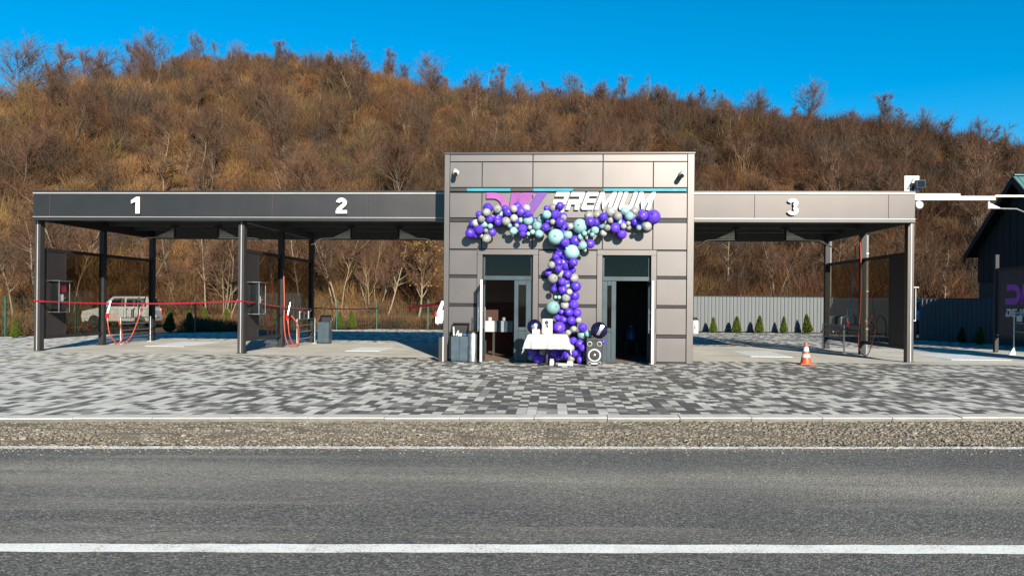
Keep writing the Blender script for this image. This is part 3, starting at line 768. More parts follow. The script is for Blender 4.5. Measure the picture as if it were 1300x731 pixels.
def doorway(side, e0, e1, hinge_left):
    d = kiosk
    s = MB()
    s.box(e0, e0+TW, -.03, .16, 0, ZT-TW).box(e1-TW, e1, -.03, .16, 0, ZT-TW).box(e0, e1, -.03, .16, ZT-TW, ZT)
    sur = s.part('door_surround', M['clad'], d, .006)
    a, b = e0+TW+.01, e1-TW-.01; V0, V1 = .10, .165; zt = ZT-TW-.01; fw = .07
    zh1, zh0 = zf(350.5), zf(356)                       # transom bar
    f = MB(); f.box(a, a+.05, V0, V1, zh1, zt).box(b-.05, b, V0, V1, zh1, zt).box(a+.05, b-.05, V0, V1, zt-.05, zt).box(a, b, V0-.02, V1, zh0, zh1)
    if hinge_left: o0, o1, s0, s1 = a+.06, uf(652.5), uf(652.5), b
    else: o0, o1, s0, s1 = uf(782.5), b-.06, a, uf(782.5)
    f.box(a, a+.06, V0, V1, 0, zh0) if hinge_left else f.box(b-.06, b, V0, V1, 0, zh0)
    # fixed side leaf with narrow pane and a panel below
    sw0, sw1 = (s0+.11, s1-.17) if hinge_left else (s0+.13, s1-.12)
    zp1, zp0 = zf(362), zf(416)
    f.box(s0, sw0, V0, V1, .02, zh0).box(sw1, s1, V0, V1, .02, zh0).box(sw0, sw1, V0, V1, zp1, zh0).box(sw0, sw1, V0, V1, .02, .12).box(sw0, sw1, V0, V1, zp0-.1, zp0)
    f.box(sw0, sw1, V0+.02, V1-.02, .12, zp0-.1)
    f.box(a, b, V0-.02, V1+.02, 0, .02)
    fr = f.part('door_frame', M['frame'], d, .006)
    MB().box(a+.05, b-.05, V0+.025, V0+.037, zh1, zt-.05).box(sw0, sw1, V0+.025, V0+.037, zp0, zp1).part('pane', M['glass'], fr)
    # open leaf, square to the front
    w = o1-o0-.01; hx = o0 if hinge_left else o1
    l0, l1 = (hx-.055, hx) if hinge_left else (hx, hx+.055)
    leaf = MB(); y0, y1 = V0-.02-w, V0-.02
    leaf.box(l0, l1, y0, y0+.10, .03, zh0-.01).box(l0, l1, y1-.10, y1, .03, zh0-.01).box(l0, l1, y0+.10, y1-.10, zh0-.11, zh0-.01).box(l0, l1, y0+.10, y1-.10, .03, .14).box(l0, l1, y0+.10, y1-.10, .82, .90)
    leaf.box(l0+.015, l1-.015, y0+.10, y1-.10, .14, .82)
    dr = leaf.part('door', M['frame'], d, .006)
    MB().box(l0-.003, l1+.003, y0-.006, y0-.0005, .03, zh0-.01).part('leaf_edge', M['white'], dr, 0)
    MB().box((l0+l1)/2-.006, (l0+l1)/2+.006, y0+.10, y1-.10, .90, zh0-.11).part('pane', M['glass'], dr)
    for sgn, x in ((-1, l0), (1, l1)):
        h = MB(); xx = x+sgn*.06; yy = y0+.06
        h.tube([(xx, yy, .80), (xx, yy, 1.42)], .014, 8).tube([(x, yy, .90), (xx, yy, .90)], .01, 6).tube([(x, yy, 1.32), (xx, yy, 1.32)], .01, 6)
        h.part('handle', M['steel'], dr, smooth=True)
doorway('l', DL[0], DL[1], True); doorway('r', DR[0], DR[1], False)
# rooms behind the doors
def room(x0, x1, back, up, low, zsplit):
    f = MB().box(x0, x1, .26, back, -.05, .015); f.part('room_floor', M['roomfloor'], kiosk)
    MB().box(x0, x1, .26, back, 3.0, 3.08).part('ceiling', M['roomdark'] if up == 'roomdark' else M['white'], kiosk)
    for nm, z0, z1, mt in (('upper_wall', zsplit, 3.0, up), ('wall_dado', .016, zsplit, low)):
        MB().box(x0, x1, back, back+.05, z0, z1).box(x0, x0+.04, .26, back, z0, z1).box(x1-.04, x1, .26, back, z0, z1).part(nm, M[mt], kiosk)
room(KU0+.26, .2, 3.1, 'roomtan', 'roombrown', 1.55)
room(.3, KU1-.26, 4.6, 'roomdark', 'roomdark', 1.3)

# roof vent, cameras
u0 = uf(635)
t = thing('roof_vent', 'small dark dome with a white cap on the kiosk roof edge', 'roof vent', (u0, 1.0, KH-.1))
zz = KH-.1
MB().lathe([(.22,0),(.22,.12),(.20,.20),(.13,.27),(.04,.30)], (u0-.08, 1.0, zz), 20).part('dome', M['dark'], t, smooth=True)
MB().lathe([(.10,0),(.11,.14),(.09,.19),(.03,.22)], (u0+.14, .9, zz), 16).part('cap', M['white'], t, smooth=True)
def camera(px, py, dirx, lab):
    u, z = on_v(px, py, -.05); t = thing('security_camera', lab, 'camera', (u, -.0, z), 'cameras on the kiosk front')
    MB().lathe([(.085,0),(.085,-.03),(.06,-.05)], (u, 0, z), 18, 'y').part('mount', M['white'], t, smooth=True)
    MB().tube([(u, -.05, z), (u, -.12, z-.01)], .03, 10).part('arm', M['white'], t, smooth=True)
    b = MB(); p = Vector((u, -.15, z)); d = Vector((dirx*.6, -.75, -.45)).normalized()
    b.tube([p-d*.08, p-d*.06, p+d*.15, p+d*.17], [.05,.065,.065,.058], 14); b.part('body', M['white'], t, smooth=True)
    MB().tube([p+d*.171, p+d*.19], [.052,.05], 14).part('lens', M['black'], t, smooth=True)
camera(578.5, 219, .25, 'white security camera on the top left panel of the kiosk')
camera(866, 221, -.4, 'white security camera on the top right panel of the kiosk')

# ------------------------------------------------------------------ lettering
def glyph(ch):
    s = .30
    if ch == 'P': w=1.25; return w, [[(0,1),(w,1),(w,.30),(.36,.30),(.36,0),(0,0),(0,.56),(w-.36,.56),(w-.36,.75),(0,.75)]]
    if ch == 'R': w=1.25; return w, [[(0,1),(w,1),(w,.40),(w-.12,.33),(w,0),(w-.40,0),(w-.52,.30),(.36,.30),(.36,0),(0,0),(0,.56),(w-.36,.56),(w-.36,.75),(0,.75)]]
    if ch == 'E': w=1.12; return w, [[(0,1),(w,1),(w,.77),(.36,.77),(.36,.62),(w-.05,.62),(w-.05,.40),(.36,.40),(.36,.23),(w,.23),(w,0),(.12,0),(0,.12)]]
    if ch == 'M': w=1.5; return w, [[(0,0),(0,1),(.34,1),(w/2,.44),(w-.34,1),(w,1),(w,0),(w-.34,0),(w-.34,.55),(w/2,.02),(.34,.55),(.34,0)]]
    if ch == 'I': w=.36; return w, [[(0,0),(0,1),(w,1),(w,0)]]
    if ch == 'U': w=1.25; return w, [[(0,1),(.36,1),(.36,.25),(w-.36,.25),(w-.36,1),(w,1),(w,.14),(w-.14,0),(.14,0),(0,.14)]]
    if ch == 'D': w=1.2; return w, [[(0,1),(w-.2,1),(w,.8),(w,.2),(w-.2,0),(0,0),(0,.62),(.34,.62),(.34,.25),(w-.36,.25),(w-.36,.75),(0,.75)]]
    if ch == '-': w=.4; return w, [[(0,.38),(0,.62),(w,.62),(w,.38)]]
    if ch == 'W': w=1.7; return w, [[(0,1),(.34,1),(.42,.42),(.70,1),(1.0,1),(1.28,.42),(1.36,1),(w,1),(w-.22,0),(w-.58,0),(.85,.58),(.58,0),(.22,0)]]
    if ch == 'A': w=1.25; return w, [[(0,0),(.5,1),(w-.1,1),(w,0),(w-.34,0),(w-.36,.2),(.62,.2),(.5,0)]]
    if ch == 'S': w=1.1; return w, [[(.1,1),(w,1),(w,.77),(.34,.77),(.34,.62),(w,.62),(w,.1),(w-.1,0),(0,0),(0,.23),(w-.34,.23),(w-.34,.39),(0,.39),(0,.9)]]
    if ch == 'H': w=1.2; return w, [[(0,0),(0,1),(.34,1),(.34,.62),(w-.34,.62),(w-.34,1),(w,1),(w,0),(w-.34,0),(w-.34,.38),(.34,.38),(.34,0)]]
def stroke(path, wd):
    """outline of a thick polyline"""
    l, r = [], []; n = len(path)
    for i in range(n):
        a = Vector(path[max(i-1,0)]); b = Vector(path[min(i+1,n-1)]); d = (b-a).normalized(); nn = Vector((-d.y, d.x)); p = Vector(path[i])
        l.append(tuple(p+nn*wd/2)); r.append(tuple(p-nn*wd/2))
    return l, r
def arc(cx, cz, rx, rz, a0, a1, n=14): return [(cx+rx*math.cos(R(a0+(a1-a0)*i/n)), cz+rz*math.sin(R(a0+(a1-a0)*i/n))) for i in range(n+1)]
def strip(mb, path, wd, ya, yb, f):
    l, r = stroke(path, wd)
    for i in range(len(l)-1): mb.prism([f(l[i]), f(l[i+1]), f(r[i+1]), f(r[i])], ya, yb)
sign = thing('facade_sign', 'raised kiosk sign, pink and violet logo then white letters PREMIUM', 'sign', (uf(615), 0, zf(268)))
ub = uf(697.5); z0, z1 = zf(266.8), zf(244.6); hh = z1-z0
words = 'PREMIUM'; tot = sum(glyph(c)[0] for c in words)+.17*(len(words)-1)
SH = .36*hh; wtot = uf(831)-ub-SH; sx = wtot/tot; x = ub
for c in words:
    w_, polys = glyph(c)
    f = lambda p: (x+p[0]*sx+p[1]*SH, z0+p[1]*hh)
    b = MB(); [b.prism([f(p) for p in pl], -.08, 0) for pl in polys]; lp = b.part('letter', M['letterside'], sign)
    b = MB(); [b.prism([f(p) for p in pl], -.09, -.0802) for pl in polys]; b.part('letter_face', M['letter'], lp)
    x += (w_+.17)*sx
zl0, zl1 = zf(282), zf(245.2); lh = zl1-zl0; shl = .62
f = lambda p: (p[0]+(p[1]-zl1)*shl*0, p[1])
def dpath(x0, x1, za, zb, wd):
    cz = (za+zb)/2; rz = (zb-za)/2-wd/2; rx = rz
    return [(x0, zb-wd/2), (x1-rx-wd/2, zb-wd/2)]+arc(x1-rx-wd/2, cz, rx, rz, 84, -84, 18)+[(x1-rx-wd/2, za+wd/2), (x0-.10, za+wd/2)]
wd = .155
def logo(mb_f, mat, path=None, poly=None):
    lp = MB(); fc = MB()
    if path:
        l, r = stroke(path, wd); lp.prism(l+r[::-1], -.055, 0); fc.prism(l+r[::-1], -.065, -.0552)
    else: lp.prism(poly, -.055, 0); fc.prism(poly, -.065, -.0552)
    q = lp.part('letter', M['letterside'], sign); fc.part('letter_face', M[mat], q)
logo(None, 'pink', path=dpath(uf(616.5), uf(643.5), zl0, zl1, wd))
def bar(xt0, xt1, dx, mat, zt=zl1, zb=zl0): logo(None, mat, poly=[(xt0, zt), (xt1, zt), (xt1+dx, zb), (xt0+dx, zb)])
bar(uf(648.5), uf(659.5), -.12, 'magenta'); bar(uf(661.5), uf(677), -.46, 'magenta'); bar(uf(680.5), uf(694), -.52, 'violet')
# bay numbers, raised white figures on the canopy fascias
def number(n, px, py0, py1, v, lab):
    zt, zb = Zv(px, py0, v), Zv(px, py1, v); h = zt-zb; u = U(px, v, py0); wd = .15*h/.45
    t = thing('bay_number', lab, 'number sign', (u, v, zb), 'bay numbers')
    def mk(mb, ya, yb):
        f = lambda p: (u+p[0]*h, zb+p[1]*h)
        if n == '1': mb.prism([f(p) for p in [(-.02,0),(.24,0),(.24,1),(.02,1),(-.30,.80),(-.30,.60),(-.02,.72)]], ya, yb)
        if n == '2':
            pth = arc(0, .68, .22, .19, 175, -30, 16)+[(-.24,.20)]
            strip(mb, pth, .25, ya, yb, f); mb.prism([f(p) for p in [(-.36,0),(.36,0),(.36,.215),(-.36,.215)]], ya+.0008, yb)
        if n == '3':
            strip(mb, arc(0, .73, .21, .155, 165, -75, 16), .22, ya, yb, f); strip(mb, arc(0, .28, .23, .17, 78, -165, 16), .22, ya+.0008, yb, f)
    b = MB(); mk(b, v-.07, v); q = b.part('figure', M['letterside'], t)
    b = MB(); mk(b, v-.08, v-.0705); b.part('figure_face', M['letter'], q)
# ------------------------------------------------------------------ canopies
VP, VF, VB = 1.5, 1.2, 7.75
ZC0, ZC1 = 3.79, 4.64
W1, W2, W3 = U(49.5, VP, 420), U(307, VP, 420), U(1153.5, VP, 420)
def canopy(u0, u1, lab, seams, ends):
    t = thing('wash_canopy', lab, 'canopy', ((u0+u1)/2, VF, 0), 'wash bay canopies')
    fs = MB(); cuts = [u0]+seams+[u1]
    for a, b in zip(cuts[:-1], cuts[1:]): fs.box(a+.003, b-.003, VF, VF+.06, ZC0+.09, ZC1-.09)
    fs.box(u0, u1, VF-.015, VF+.12, ZC0, ZC0+.085).box(u0, u1, VF-.02, VF+.14, ZC1-.05, ZC1)
    for e in ends:                                      # returns at the open ends
        s = 1 if e == u0 else -1
        fs.box(e, e+s*.05, VF+.145, VB, ZC0, ZC1-.02)
    fs.part('fascia', M['fascia'], t, .004)
    MB().box(u0, u1, VF-.028, VF+.01, ZC0+.087, ZC0+.105).box(u0, u1, VF-.028, VF+.01, ZC1-.088, ZC1-.054).part('edge_trim', M['trim'], t)
    MB().box(u0+.06, u1-.01, VF+.15, VB+.2, ZC1-.14, ZC1-.06).part('roof', M['deck'], t)
    dk = MB(); y = VF+.16
    while y < VB-.1:                                     # trapezoid sheet seen from below
        dk.prism([(y, 4.20), (y+.05, 4.14), (y+.15, 4.14), (y+.20, 4.20), (y+.20, 4.22), (y, 4.22)], u0+.07, u1-.02, 'yz'); y += .25
    dk.part('ceiling_deck', M['deck'], t)
    bm_ = MB().box(u0+.07, u1-.02, VB-.15, VB-.02, ZC0+.01, 4.13).box(u0+.07, u1-.02, VF+.16, VF+.28, ZC0+.02, 4.13)
    for y in (3.2, 4.7, 6.2): bm_.box(u0+.07, u1-.02, y, y+.08, 3.98, 4.13)
    bm_.part('beam', M['beam'], t)
    return t
LE = U(42, VF, 300); RE = U(1161.5, VF, 300)
cL = canopy(LE, KU0-.012, 'long dark canopy over bays 1 and 2 left of the kiosk', [U(63.5, VF, 260), U(346, VF, 260), U(467, VF, 260)], [LE])
cR = canopy(KU1+.012, RE, 'short canopy over bay 3 right of the kiosk', [U(958, VF, 260), U(1128, VF, 260)], [RE])
def post(t, u, v, front=False, z1=ZC0):
    a, d = (.085, .10) if front else (.085, .085)
    p = MB().box(u-a, u+a, v-d, v+d, .012, z1-.002).box(u-a-.05, u+a+.05, v-d-.05, v+d+.05, .004, .012)
    o = p.part('post', (M['fascia'] if u > 0 else M['panel']) if front else M['dark'], t, .006)
    if front:
        MB().box(u-.008, u+.020, v-d-.010, v-d-.0005, .02, z1-.01).part('post_trim', M['trim'], o, .003)
VM, VR = 4.55, 7.6
for t, us in ((cL, (W1, W2)), (cR, (W3,))):
    for u in us:
        post(t, u, VP, True); post(t, u, VM); post(t, u, VR)
        MB().box(u-.06, u+.06, VP+.102, VR-.09, ZC0+.005, 4.12).part('beam', M['beam'], t)
number('1', 174.5, 250.5, 271.5, VF, 'white raised figure 1 on the dark canopy fascia')
number('2', 434.5, 251.5, 271.5, VF, 'white raised figure 2 on the dark canopy fascia')
number('3', 1005.5, 252.5, 273.5, VF, 'white raised figure 3 on the canopy right of the kiosk')
# partition walls between the bays
def wall(u, lab, sgn):
    t = thing('bay_partition', lab, 'partition wall', (u, VM, 0), 'bay partitions')
    z0, z1 = .34, 3.0
    def seg(va, vb, first):
        f = MB().box(u-.04, u+.04, va, vb, z1-.07, z1+.03).box(u-.04, u+.04, va, vb, z0, z0+.10)
        f.part('rail', M['dark'], t, .004)
        a = va
        if first:
            a = va+1.0
            MB().box(u-.025, u+.025, va, a, z0+.10, z1-.07).part('solid_panel', M['panel'], t)
            MB().box(u-.03, u+.03, a, a+.05, z0+.10, z1-.07).part('mullion', M['panel'], t); a += .05
        MB().box(u-.006, u+.006, a, vb, z0+.10, z1-.07).part('glass_pane', M['smoke'], t)
    seg(VP+.102, VM-.087, True); seg(VM+.087, VR-.087, False)
wall(W1, 'leftmost bay partition with smoked glass, under the canopy end beside bay 1', 1)
wall(W2, 'bay partition with smoked glass between bays 1 and 2', 1)
wall(W3, 'bay partition with smoked glass at the right end of bay 3', -1)
# swivelling hose arms under the ceiling
def boom(px0, px1, lab, flip):
    v = 4.7; ua, ub = U(px0, v, 300), U(px1, v, 300); s = 1 if ub > ua else -1
    t = thing('boom_arm', lab, 'boom arm', (ua, v, 3.98), 'ceiling boom arms')
    MB().box(ua-.10, ua+.10, v-.10, v+.10, 3.93, 3.979).tube([(ua, v, 3.93), (ua, v, 3.60)], .035, 10).part('swivel', M['dark'], t, smooth=True)
    MB().prism([(ua+s*.035, 3.90), (ua+s*.60, 3.64), (ua+s*.035, 3.64)], v-.008, v+.008).part('gusset', M['steel'], t)
    MB().tube([(ua, v, 3.62), (ua+s*.6, v, 3.615), (ub-s*.38, v, 3.60), (ub-s*.27, v, 3.57), (ub-s*.10, v, 3.42), (ub, v, 3.40)], .022, 8).part('pipe', M['steel'], t, smooth=True)
boom(222, 170, 'steel boom arm under the ceiling of bay 1, left one', 0)
boom(277, 338, 'steel boom arm under the ceiling of bay 1, right one by the dividing wall', 0)
boom(446, 395, 'steel boom arm under the ceiling of bay 2, left one by the dividing wall', 0)
boom(506, 556, 'steel boom arm under the ceiling of bay 2, right one beside the kiosk', 0)
boom(934, 884, 'steel boom arm under the ceiling of bay 3, left one beside the kiosk', 0)
boom(997, 1056, 'steel boom arm under the ceiling of bay 3, right one by the end wall', 0)
# payment terminals
def terminal(u, sgn, lab, screen):
    va, vb = VP+.35, VP+.85; z0, z1 = 1.12, 2.08; ua, ub = u+sgn*.027, u+sgn*.36
    t = thing('payment_terminal', lab, 'payment terminal', (u+sgn*.2, (va+vb)/2, z0), 'payment terminals')
    s = MB().box(ua, ub, va, vb, z0, z0+.03).box(ua, ub+sgn*.05, va-.05, vb+.03, z1-.03, z1)
    for a in (va, vb-.02): s.box(ub-sgn*.02, ub, a, a+.02, z0+.03, z1-.03)
    s.part('housing', M['steel'], t, .003)
    MB().box(ua+sgn*.04, ub-sgn*.03, va+.008, va+.014, z0+.03, z1-.03).part('acrylic_sheet', M['acrylic'], t)
    MB().box(ua, ub-sgn*.08, va+.06, vb-.04, z0+.06, z1-.06).part('cabinet', M['black'], t, .005)
    x0 = ub-sgn*.0795
    MB().box(x0, x0+sgn*.012, va+.1, vb-.08, 1.72, 1.98).part('screen', M[screen], t)
    MB().box(x0, x0+sgn*.02, va+.16, va+.28, 1.46, 1.66).part('notice', M['white'], t)
    MB().box(x0, x0+sgn*.015, va+.1, vb-.08, 1.2, 1.4).part('keypad', M['dark'], t)
    MB().lathe([(.02,0),(.02,.03)], (x0, va+.36, 1.55), 10, 'x').part('coin_slot', M['steel'], t)
terminal(W1, 1, 'payment terminal with maroon screen in a clear case on the leftmost partition', 'maroon')
terminal(W2, 1, 'payment terminal with black screen in a clear case between bays 1 and 2', 'black')
terminal(W3, 1, 'payment terminal on the outer side of the right end partition', 'black')
# mat racks with gun holders and hoses
def rack(u, lab, cl_lab, v0=3.75+1.15, v1=6.75, hosem='hose'):
    t = thing('mat_rack', lab, 'mat rack', (u, (v0+v1)/2, 0), 'mat racks in the bays')
    for v in (v0, v1): MB().tube([(u, v, .02), (u, v, .92)], .026, 8).part('upright', M['steel'], t, smooth=True)
    rl = MB()
    for z in (.25, .48, .70, .90): rl.tube([(u, v0, z), (u, v1, z)], .016, 8)
    rl.part('rung', M['steel'], t, smooth=True)
    MB().box(u-.07, u+.07, v0-.07, v0+.07, .004, .02).box(u-.07, u+.07, v1-.07, v1+.07, .004, .02).part('foot_plate', M['white'], t)
    for k, v in enumerate((v0+.25, v0+.7, v0+1.15)):
        c = MB().tube([(u, v, .92), (u, v, 1.18)], .045, 10).tube([(u, v, 1.1), (u+.12, v-.08, 1.22)], .022, 8)
        c.part('gun_holder', M['steel'] if k != 1 else M['black'], t, smooth=True)
def bez(pts, n=26):
    pts = [Vector(p) for p in pts]; out = []
    P = [pts[0]*2-pts[1]]+pts+[pts[-1]*2-pts[-2]]
    for i in range(1, len(P)-2):
        for k in range(8):
            s = k/8; a, b, c, d = P[i-1], P[i], P[i+1], P[i+2]
            out.append(.5*((2*b)+(c-a)*s+(2*a-5*b+4*c-d)*s*s+(3*b-a-3*c+d)*s**3))
    out.append(pts[-1]); return out
def hose(name, pts, mat, lab, r=.02):
    t = MB().tube(bez(pts), r, 8); org = (pts[0][0], pts[0][1], pts[0][2])
    t.single('hose', M[mat], lab, 'hose', org, 'hoses in the bays', smooth=True)
rack(W1+.42, 'steel mat rack beside the leftmost partition in bay 1', '')
rack(W2+.42, 'steel mat rack beside the partition between bays 1 and 2', '')
rack(W3-.42, 'steel mat rack in front of the right end partition in bay 3', '')
def gun(u, v, z, lab, dv=.1):
    t = thing('spray_gun', lab, 'spray gun', (u, v, z), 'spray guns on the hoses')
    MB().tube([(u, v, z), (u+.05, v+dv, z+.42)], [.028,.02], 8).part('lance', M['steel'], t, smooth=True)
    MB().box(u-.03, u+.03, v-.06, v+.05, z-.16, z+.02).part('grip', M['redlamp'], t, .008)
for u, nm, s in ((W1, 'leftmost partition', 1), (W2, 'partition between bays 1 and 2', 1)):
    hose('h', [(u+.30, 4.35, 1.05), (u+.34, 4.30, .75), (u+.36, 4.40, .35), (u+.42, 4.7, .05), (u+.50, 4.85, .25), (u+.55, 4.6, .75), (u+.36, 4.5, 1.05)], 'hose', f'short orange hose looped low at the {nm}', .019)
    hose('h', [(u+.46, 6.4, 1.75), (u+.47, 6.2, 1.3), (u+.50, 5.8, .8), (u+.55, 5.3, .25), (u+.5, 4.95, .03)] if u == W1 else [(u+.17, 4.3, 2.55), (u+.2, 4.3, 1.6), (u+.2, 4.32, .7), (u+.28, 4.45, .12), (u+.5, 4.8, .03)], 'hose', f'long orange hose hanging beside the {nm}', .018)
    gun(u+.30, 4.34, 1.05, f'spray gun clipped at the {nm}')
hose('h', [(W3-.14, 4.42, 3.7), (W3-.15, 4.3, 2.6), (W3-.2, 4.2, 1.5), (W3-.32, 4.0, .3), (W3-.22, 3.6, .06), (W3-.16, 3.2, .9), (W3-.12, 3.5, 1.25), (W3-.12, 3.9, .9)], 'hose', 'orange hose hanging and looped at the right end partition', .014)
hose('h', [(W3-.15, 4.75, 3.4), (W3-.2, 4.8, 2.3), (W3-.25, 4.9, 1.3), (W3-.4, 4.6, .9), (W3-.5, 5.1, .65), (W3-.35, 5.2, .3)], 'bluehose', 'blue hose hanging beside the right end partition', .016)
gun(W3-.3, 4.95, 1.0, 'spray gun clipped at the right end partition')
# drain covers
def drain(pts, lab):
    q = [g2f(*on_g(*p, 0)) for p in pts]; u0 = sum(p[0] for p in q)/4; v0 = sum(p[1] for p in q)/4
    hw = (abs(q[1][0]-q[0][0])+abs(q[2][0]-q[3][0]))/4; hv = (abs(q[3][1]-q[0][1])+abs(q[2][1]-q[1][1]))/4
    t = thing('drain_cover', lab, 'drain cover', (u0, v0, 0), 'drain covers in the bay floors')
    MB().box(u0-hw, u0+hw, v0-hv, v0+hv, .004, .009).part('frame', M['galv'], t)
    b = MB(); n = max(4, int(hw*2/.12))
    for k in range(n): b.box(u0-hw+.03+k*(2*hw-.06)/n+.008, u0-hw+.03+(k+1)*(2*hw-.06)/n-.008, v0-hv+.03, v0+hv-.03, .0093, .013)
    b.part('grating', M['galv'], t)
drain([(447,446),(492,446),(492,441),(447,441)], 'pale steel drain cover in the floor of bay 2')
drain([(943,453),(993,453),(985,446),(938,446)], 'pale steel drain cover in the floor of bay 3')
drain([(208,440),(262,440),(258,434),(206,434)], 'pale steel drain cover in the floor of bay 1')
drain([(1190,457),(1262,457),(1240,450),(1178,450)], 'pale steel drain cover in the open floor right of bay 3')
# ------------------------------------------------------------------ balloons
def balloon_mesh(mat, nm):
    prof = [(.0,-1.22),(.07,-1.22),(.045,-1.12),(.12,-1.04)]
    for k in range(1, 15):
        a = -math.pi/2+math.pi*k/14; z = math.sin(a); r = math.cos(a)*(1+.06*z)
        prof.append((max(r, .001) if k < 14 else .001, z*1.05 if z > 0 else z))
    mb = MB().lathe(prof, (0,0,0), 20); me = mb.mesh(nm, (0,0,0), mat, True); return me
BM = {k: balloon_mesh(M[k], 'balloon') for k in ('P','G','Mi')}
def src(sc_, ox, oy, rows): return [(ox+x*sc_, oy+y*sc_, r*sc_, c) for x, y, r, c in rows]
P_, G_, T_ = 'P', 'G', 'Mi'
ARM_L = src(.1026, 585, 240, [(115,545,58,P_),(228,505,55,P_),(185,425,50,G_),(258,370,45,G_),(295,435,50,T_),(318,290,50,G_),(335,235,60,P_),(225,315,42,P_),(358,372,48,P_),(365,462,33,T_),(310,515,27,G_),(262,575,36,G_),(318,615,55,G_),(388,535,47,P_),(402,335,35,G_),(452,250,54,G_),(488,310,42,T_),(458,410,48,P_),(548,245,45,P_),(585,285,52,P_),(655,245,43,G_),(700,215,50,P_),(745,280,55,P_),(812,240,45,G_),(560,400,53,G_),(660,362,47,G_),(740,385,42,T_),(605,455,28,T_),(692,455,27,G_),(650,520,48,T_),(765,490,55,P_),(765,560,40,P_),(835,555,25,T_),(835,390,58,T_),(835,310,45,P_),(180,560,50,P_)])
ARM_L += src(.1094, 660, 240, [(160,365,28,T_),(245,360,45,T_),(200,430,53,T_),(115,447,27,G_),(148,500,30,T_),(222,522,47,T_),(297,445,50,P_),(320,375,25,P_)])
COLM = src(.1094, 660, 240, [(312,297,50,T_),(312,225,35,P_),(388,218,50,G_),(465,195,45,P_),(412,298,55,P_),(480,258,37,G_),(505,335,37,G_),(380,383,33,G_),(470,385,55,P_),(490,440,65,P_),(385,450,45,G_),(415,555,87,T_),(555,530,50,T_),(640,600,65,P_),(525,620,52,P_),(600,730,82,T_),(475,700,50,P_)])
ARM_R = src(.1094, 660, 240, [(585,435,35,G_),(695,430,80,T_),(705,555,35,T_),(750,515,30,T_),(810,490,38,T_),(870,480,45,T_),(840,530,27,T_),(782,570,27,G_),(730,655,48,T_),(815,635,50,P_),(755,710,22,T_),(800,310,52,G_),(815,378,52,P_),(885,385,45,P_),(890,300,45,G_)])
ARM_R += src(.1026, 750, 240, [(155,345,52,P_),(245,285,58,G_),(335,335,50,G_),(420,275,52,T_),(475,333,53,T_),(540,278,52,G_),(632,290,40,P_),(645,330,60,P_),(772,343,87,P_),(548,405,52,P_),(635,425,40,T_),(595,480,32,T_),(695,465,55,G_),(245,390,38,G_),(187,415,27,G_),(138,458,38,T_),(205,480,40,G_),(155,545,40,G_),(355,410,35,T_),(405,460,36,G_),(300,480,60,P_),(385,557,58,P_),(465,425,27,G_),(470,480,30,G_)])
COLM += src(.09576, 680, 300, [(270,275,50,P_),(302,345,57,P_),(405,395,52,P_),(500,345,57,P_),(490,445,45,P_),(425,505,55,P_),(210,378,48,G_),(175,480,57,P_),(230,560,65,G_),(300,430,50,P_),(328,495,60,G_),(505,555,58,G_),(350,600,53,P_),(535,660,65,P_),(265,650,35,P_),(420,655,35,T_),(360,705,57,P_),(240,700,38,P_)])
COLM += src(.09576, 680, 360, [(445,110,40,G_),(520,160,57,P_),(265,180,22,T_),(312,182,25,T_),(400,190,52,G_),(385,285,55,G_),(505,275,60,P_),(230,318,90,T_),(345,370,47,P_),(440,378,55,P_),(550,385,57,P_),(370,475,50,P_),(475,490,57,P_),(290,450,40,P_),(568,487,40,G_)])
BASE = src(.09576, 680, 360, [(310,585,80,P_),(625,580,58,P_),(610,680,55,T_),(700,665,48,T_),(430,650,38,G_),(505,600,40,G_)])
BASE += src(.0889, 715, 405, [(145,310,52,P_),(100,415,58,G_),(235,350,60,P_),(60,350,40,P_),(55,520,50,P_),(165,490,45,P_),(110,565,50,G_),(240,470,60,P_),(290,480,40,T_),(265,570,40,T_),(240,580,50,P_),(570,325,30,P_),(280,410,50,P_)])
BASE += src(.0958, 660, 400, [(170,480,60,P_),(150,565,40,T_),(245,560,75,P_),(300,480,45,G_),(440,490,55,P_),(488,550,50,P_),(640,335,40,P_),(400,480,50,P_),(240,430,55,P_),(330,560,55,P_)])
placed = []
def garland(name, lab, data, org, fill, vrange, fillv):
    t = thing('balloon_garland', lab, 'balloon garland', org, 'balloon garlands on the kiosk')
    r_ = random.Random(len(lab)); n = 0; spine = MB()
    items = sorted(data, key=lambda q: -q[2])
    def put(u, v, z, rad, c):
        nonlocal n
        o = bpy.data.objects.new('balloon', BM[c]); COL.objects.link(o); o.parent = t; ORG[o.name] = org
        o.location = (u-org[0], v-org[1], z-org[2]); sq = r_.uniform(.96, 1.08)
        o.scale = (rad*r_.uniform(.97,1.03), rad*r_.uniform(.97,1.03), rad*sq)
        # the neck points back towards the middle of the cluster
        o.rotation_euler = (R(-90+r_.uniform(-30,30)), R(r_.uniform(-40,40)), r_.uniform(-.6,.6)); placed.append((u,v,z,rad)); n += 1
    for px, py, rp, c in items:
        best = None
        for k in range(14):
            v = vrange[0]+(vrange[1]-vrange[0])*k/13
            u, z = on_v(px, py, v); rad = rp/F*(19.3+v)*1.06
            if z < rad*.95 and v > -1.0: z = max(z, rad*.95)
            ov = sum(max(0, rad+q[3]-math.dist((u,v,z), q[:3]))/min(rad,q[3]) for q in placed if abs(q[0]-u) < .6)
            sc2 = ov+abs(v-(vrange[0]+vrange[1])/2)*.4
            if best is None or sc2 < best[0]: best = (sc2, u, v, z, rad)
        put(*best[1:], c)
    for px, py, rp, c in fill:
        v = r_.uniform(*fillv); u, z = on_v(px, py, v); put(u, v, max(z, rp/F*19), rp/F*19, c)
    spine.tube([(org[0]+dx, -.16, org[2]+dz) for dx, dz in ((0,0), (.02, .05))], .01, 6)
    return n
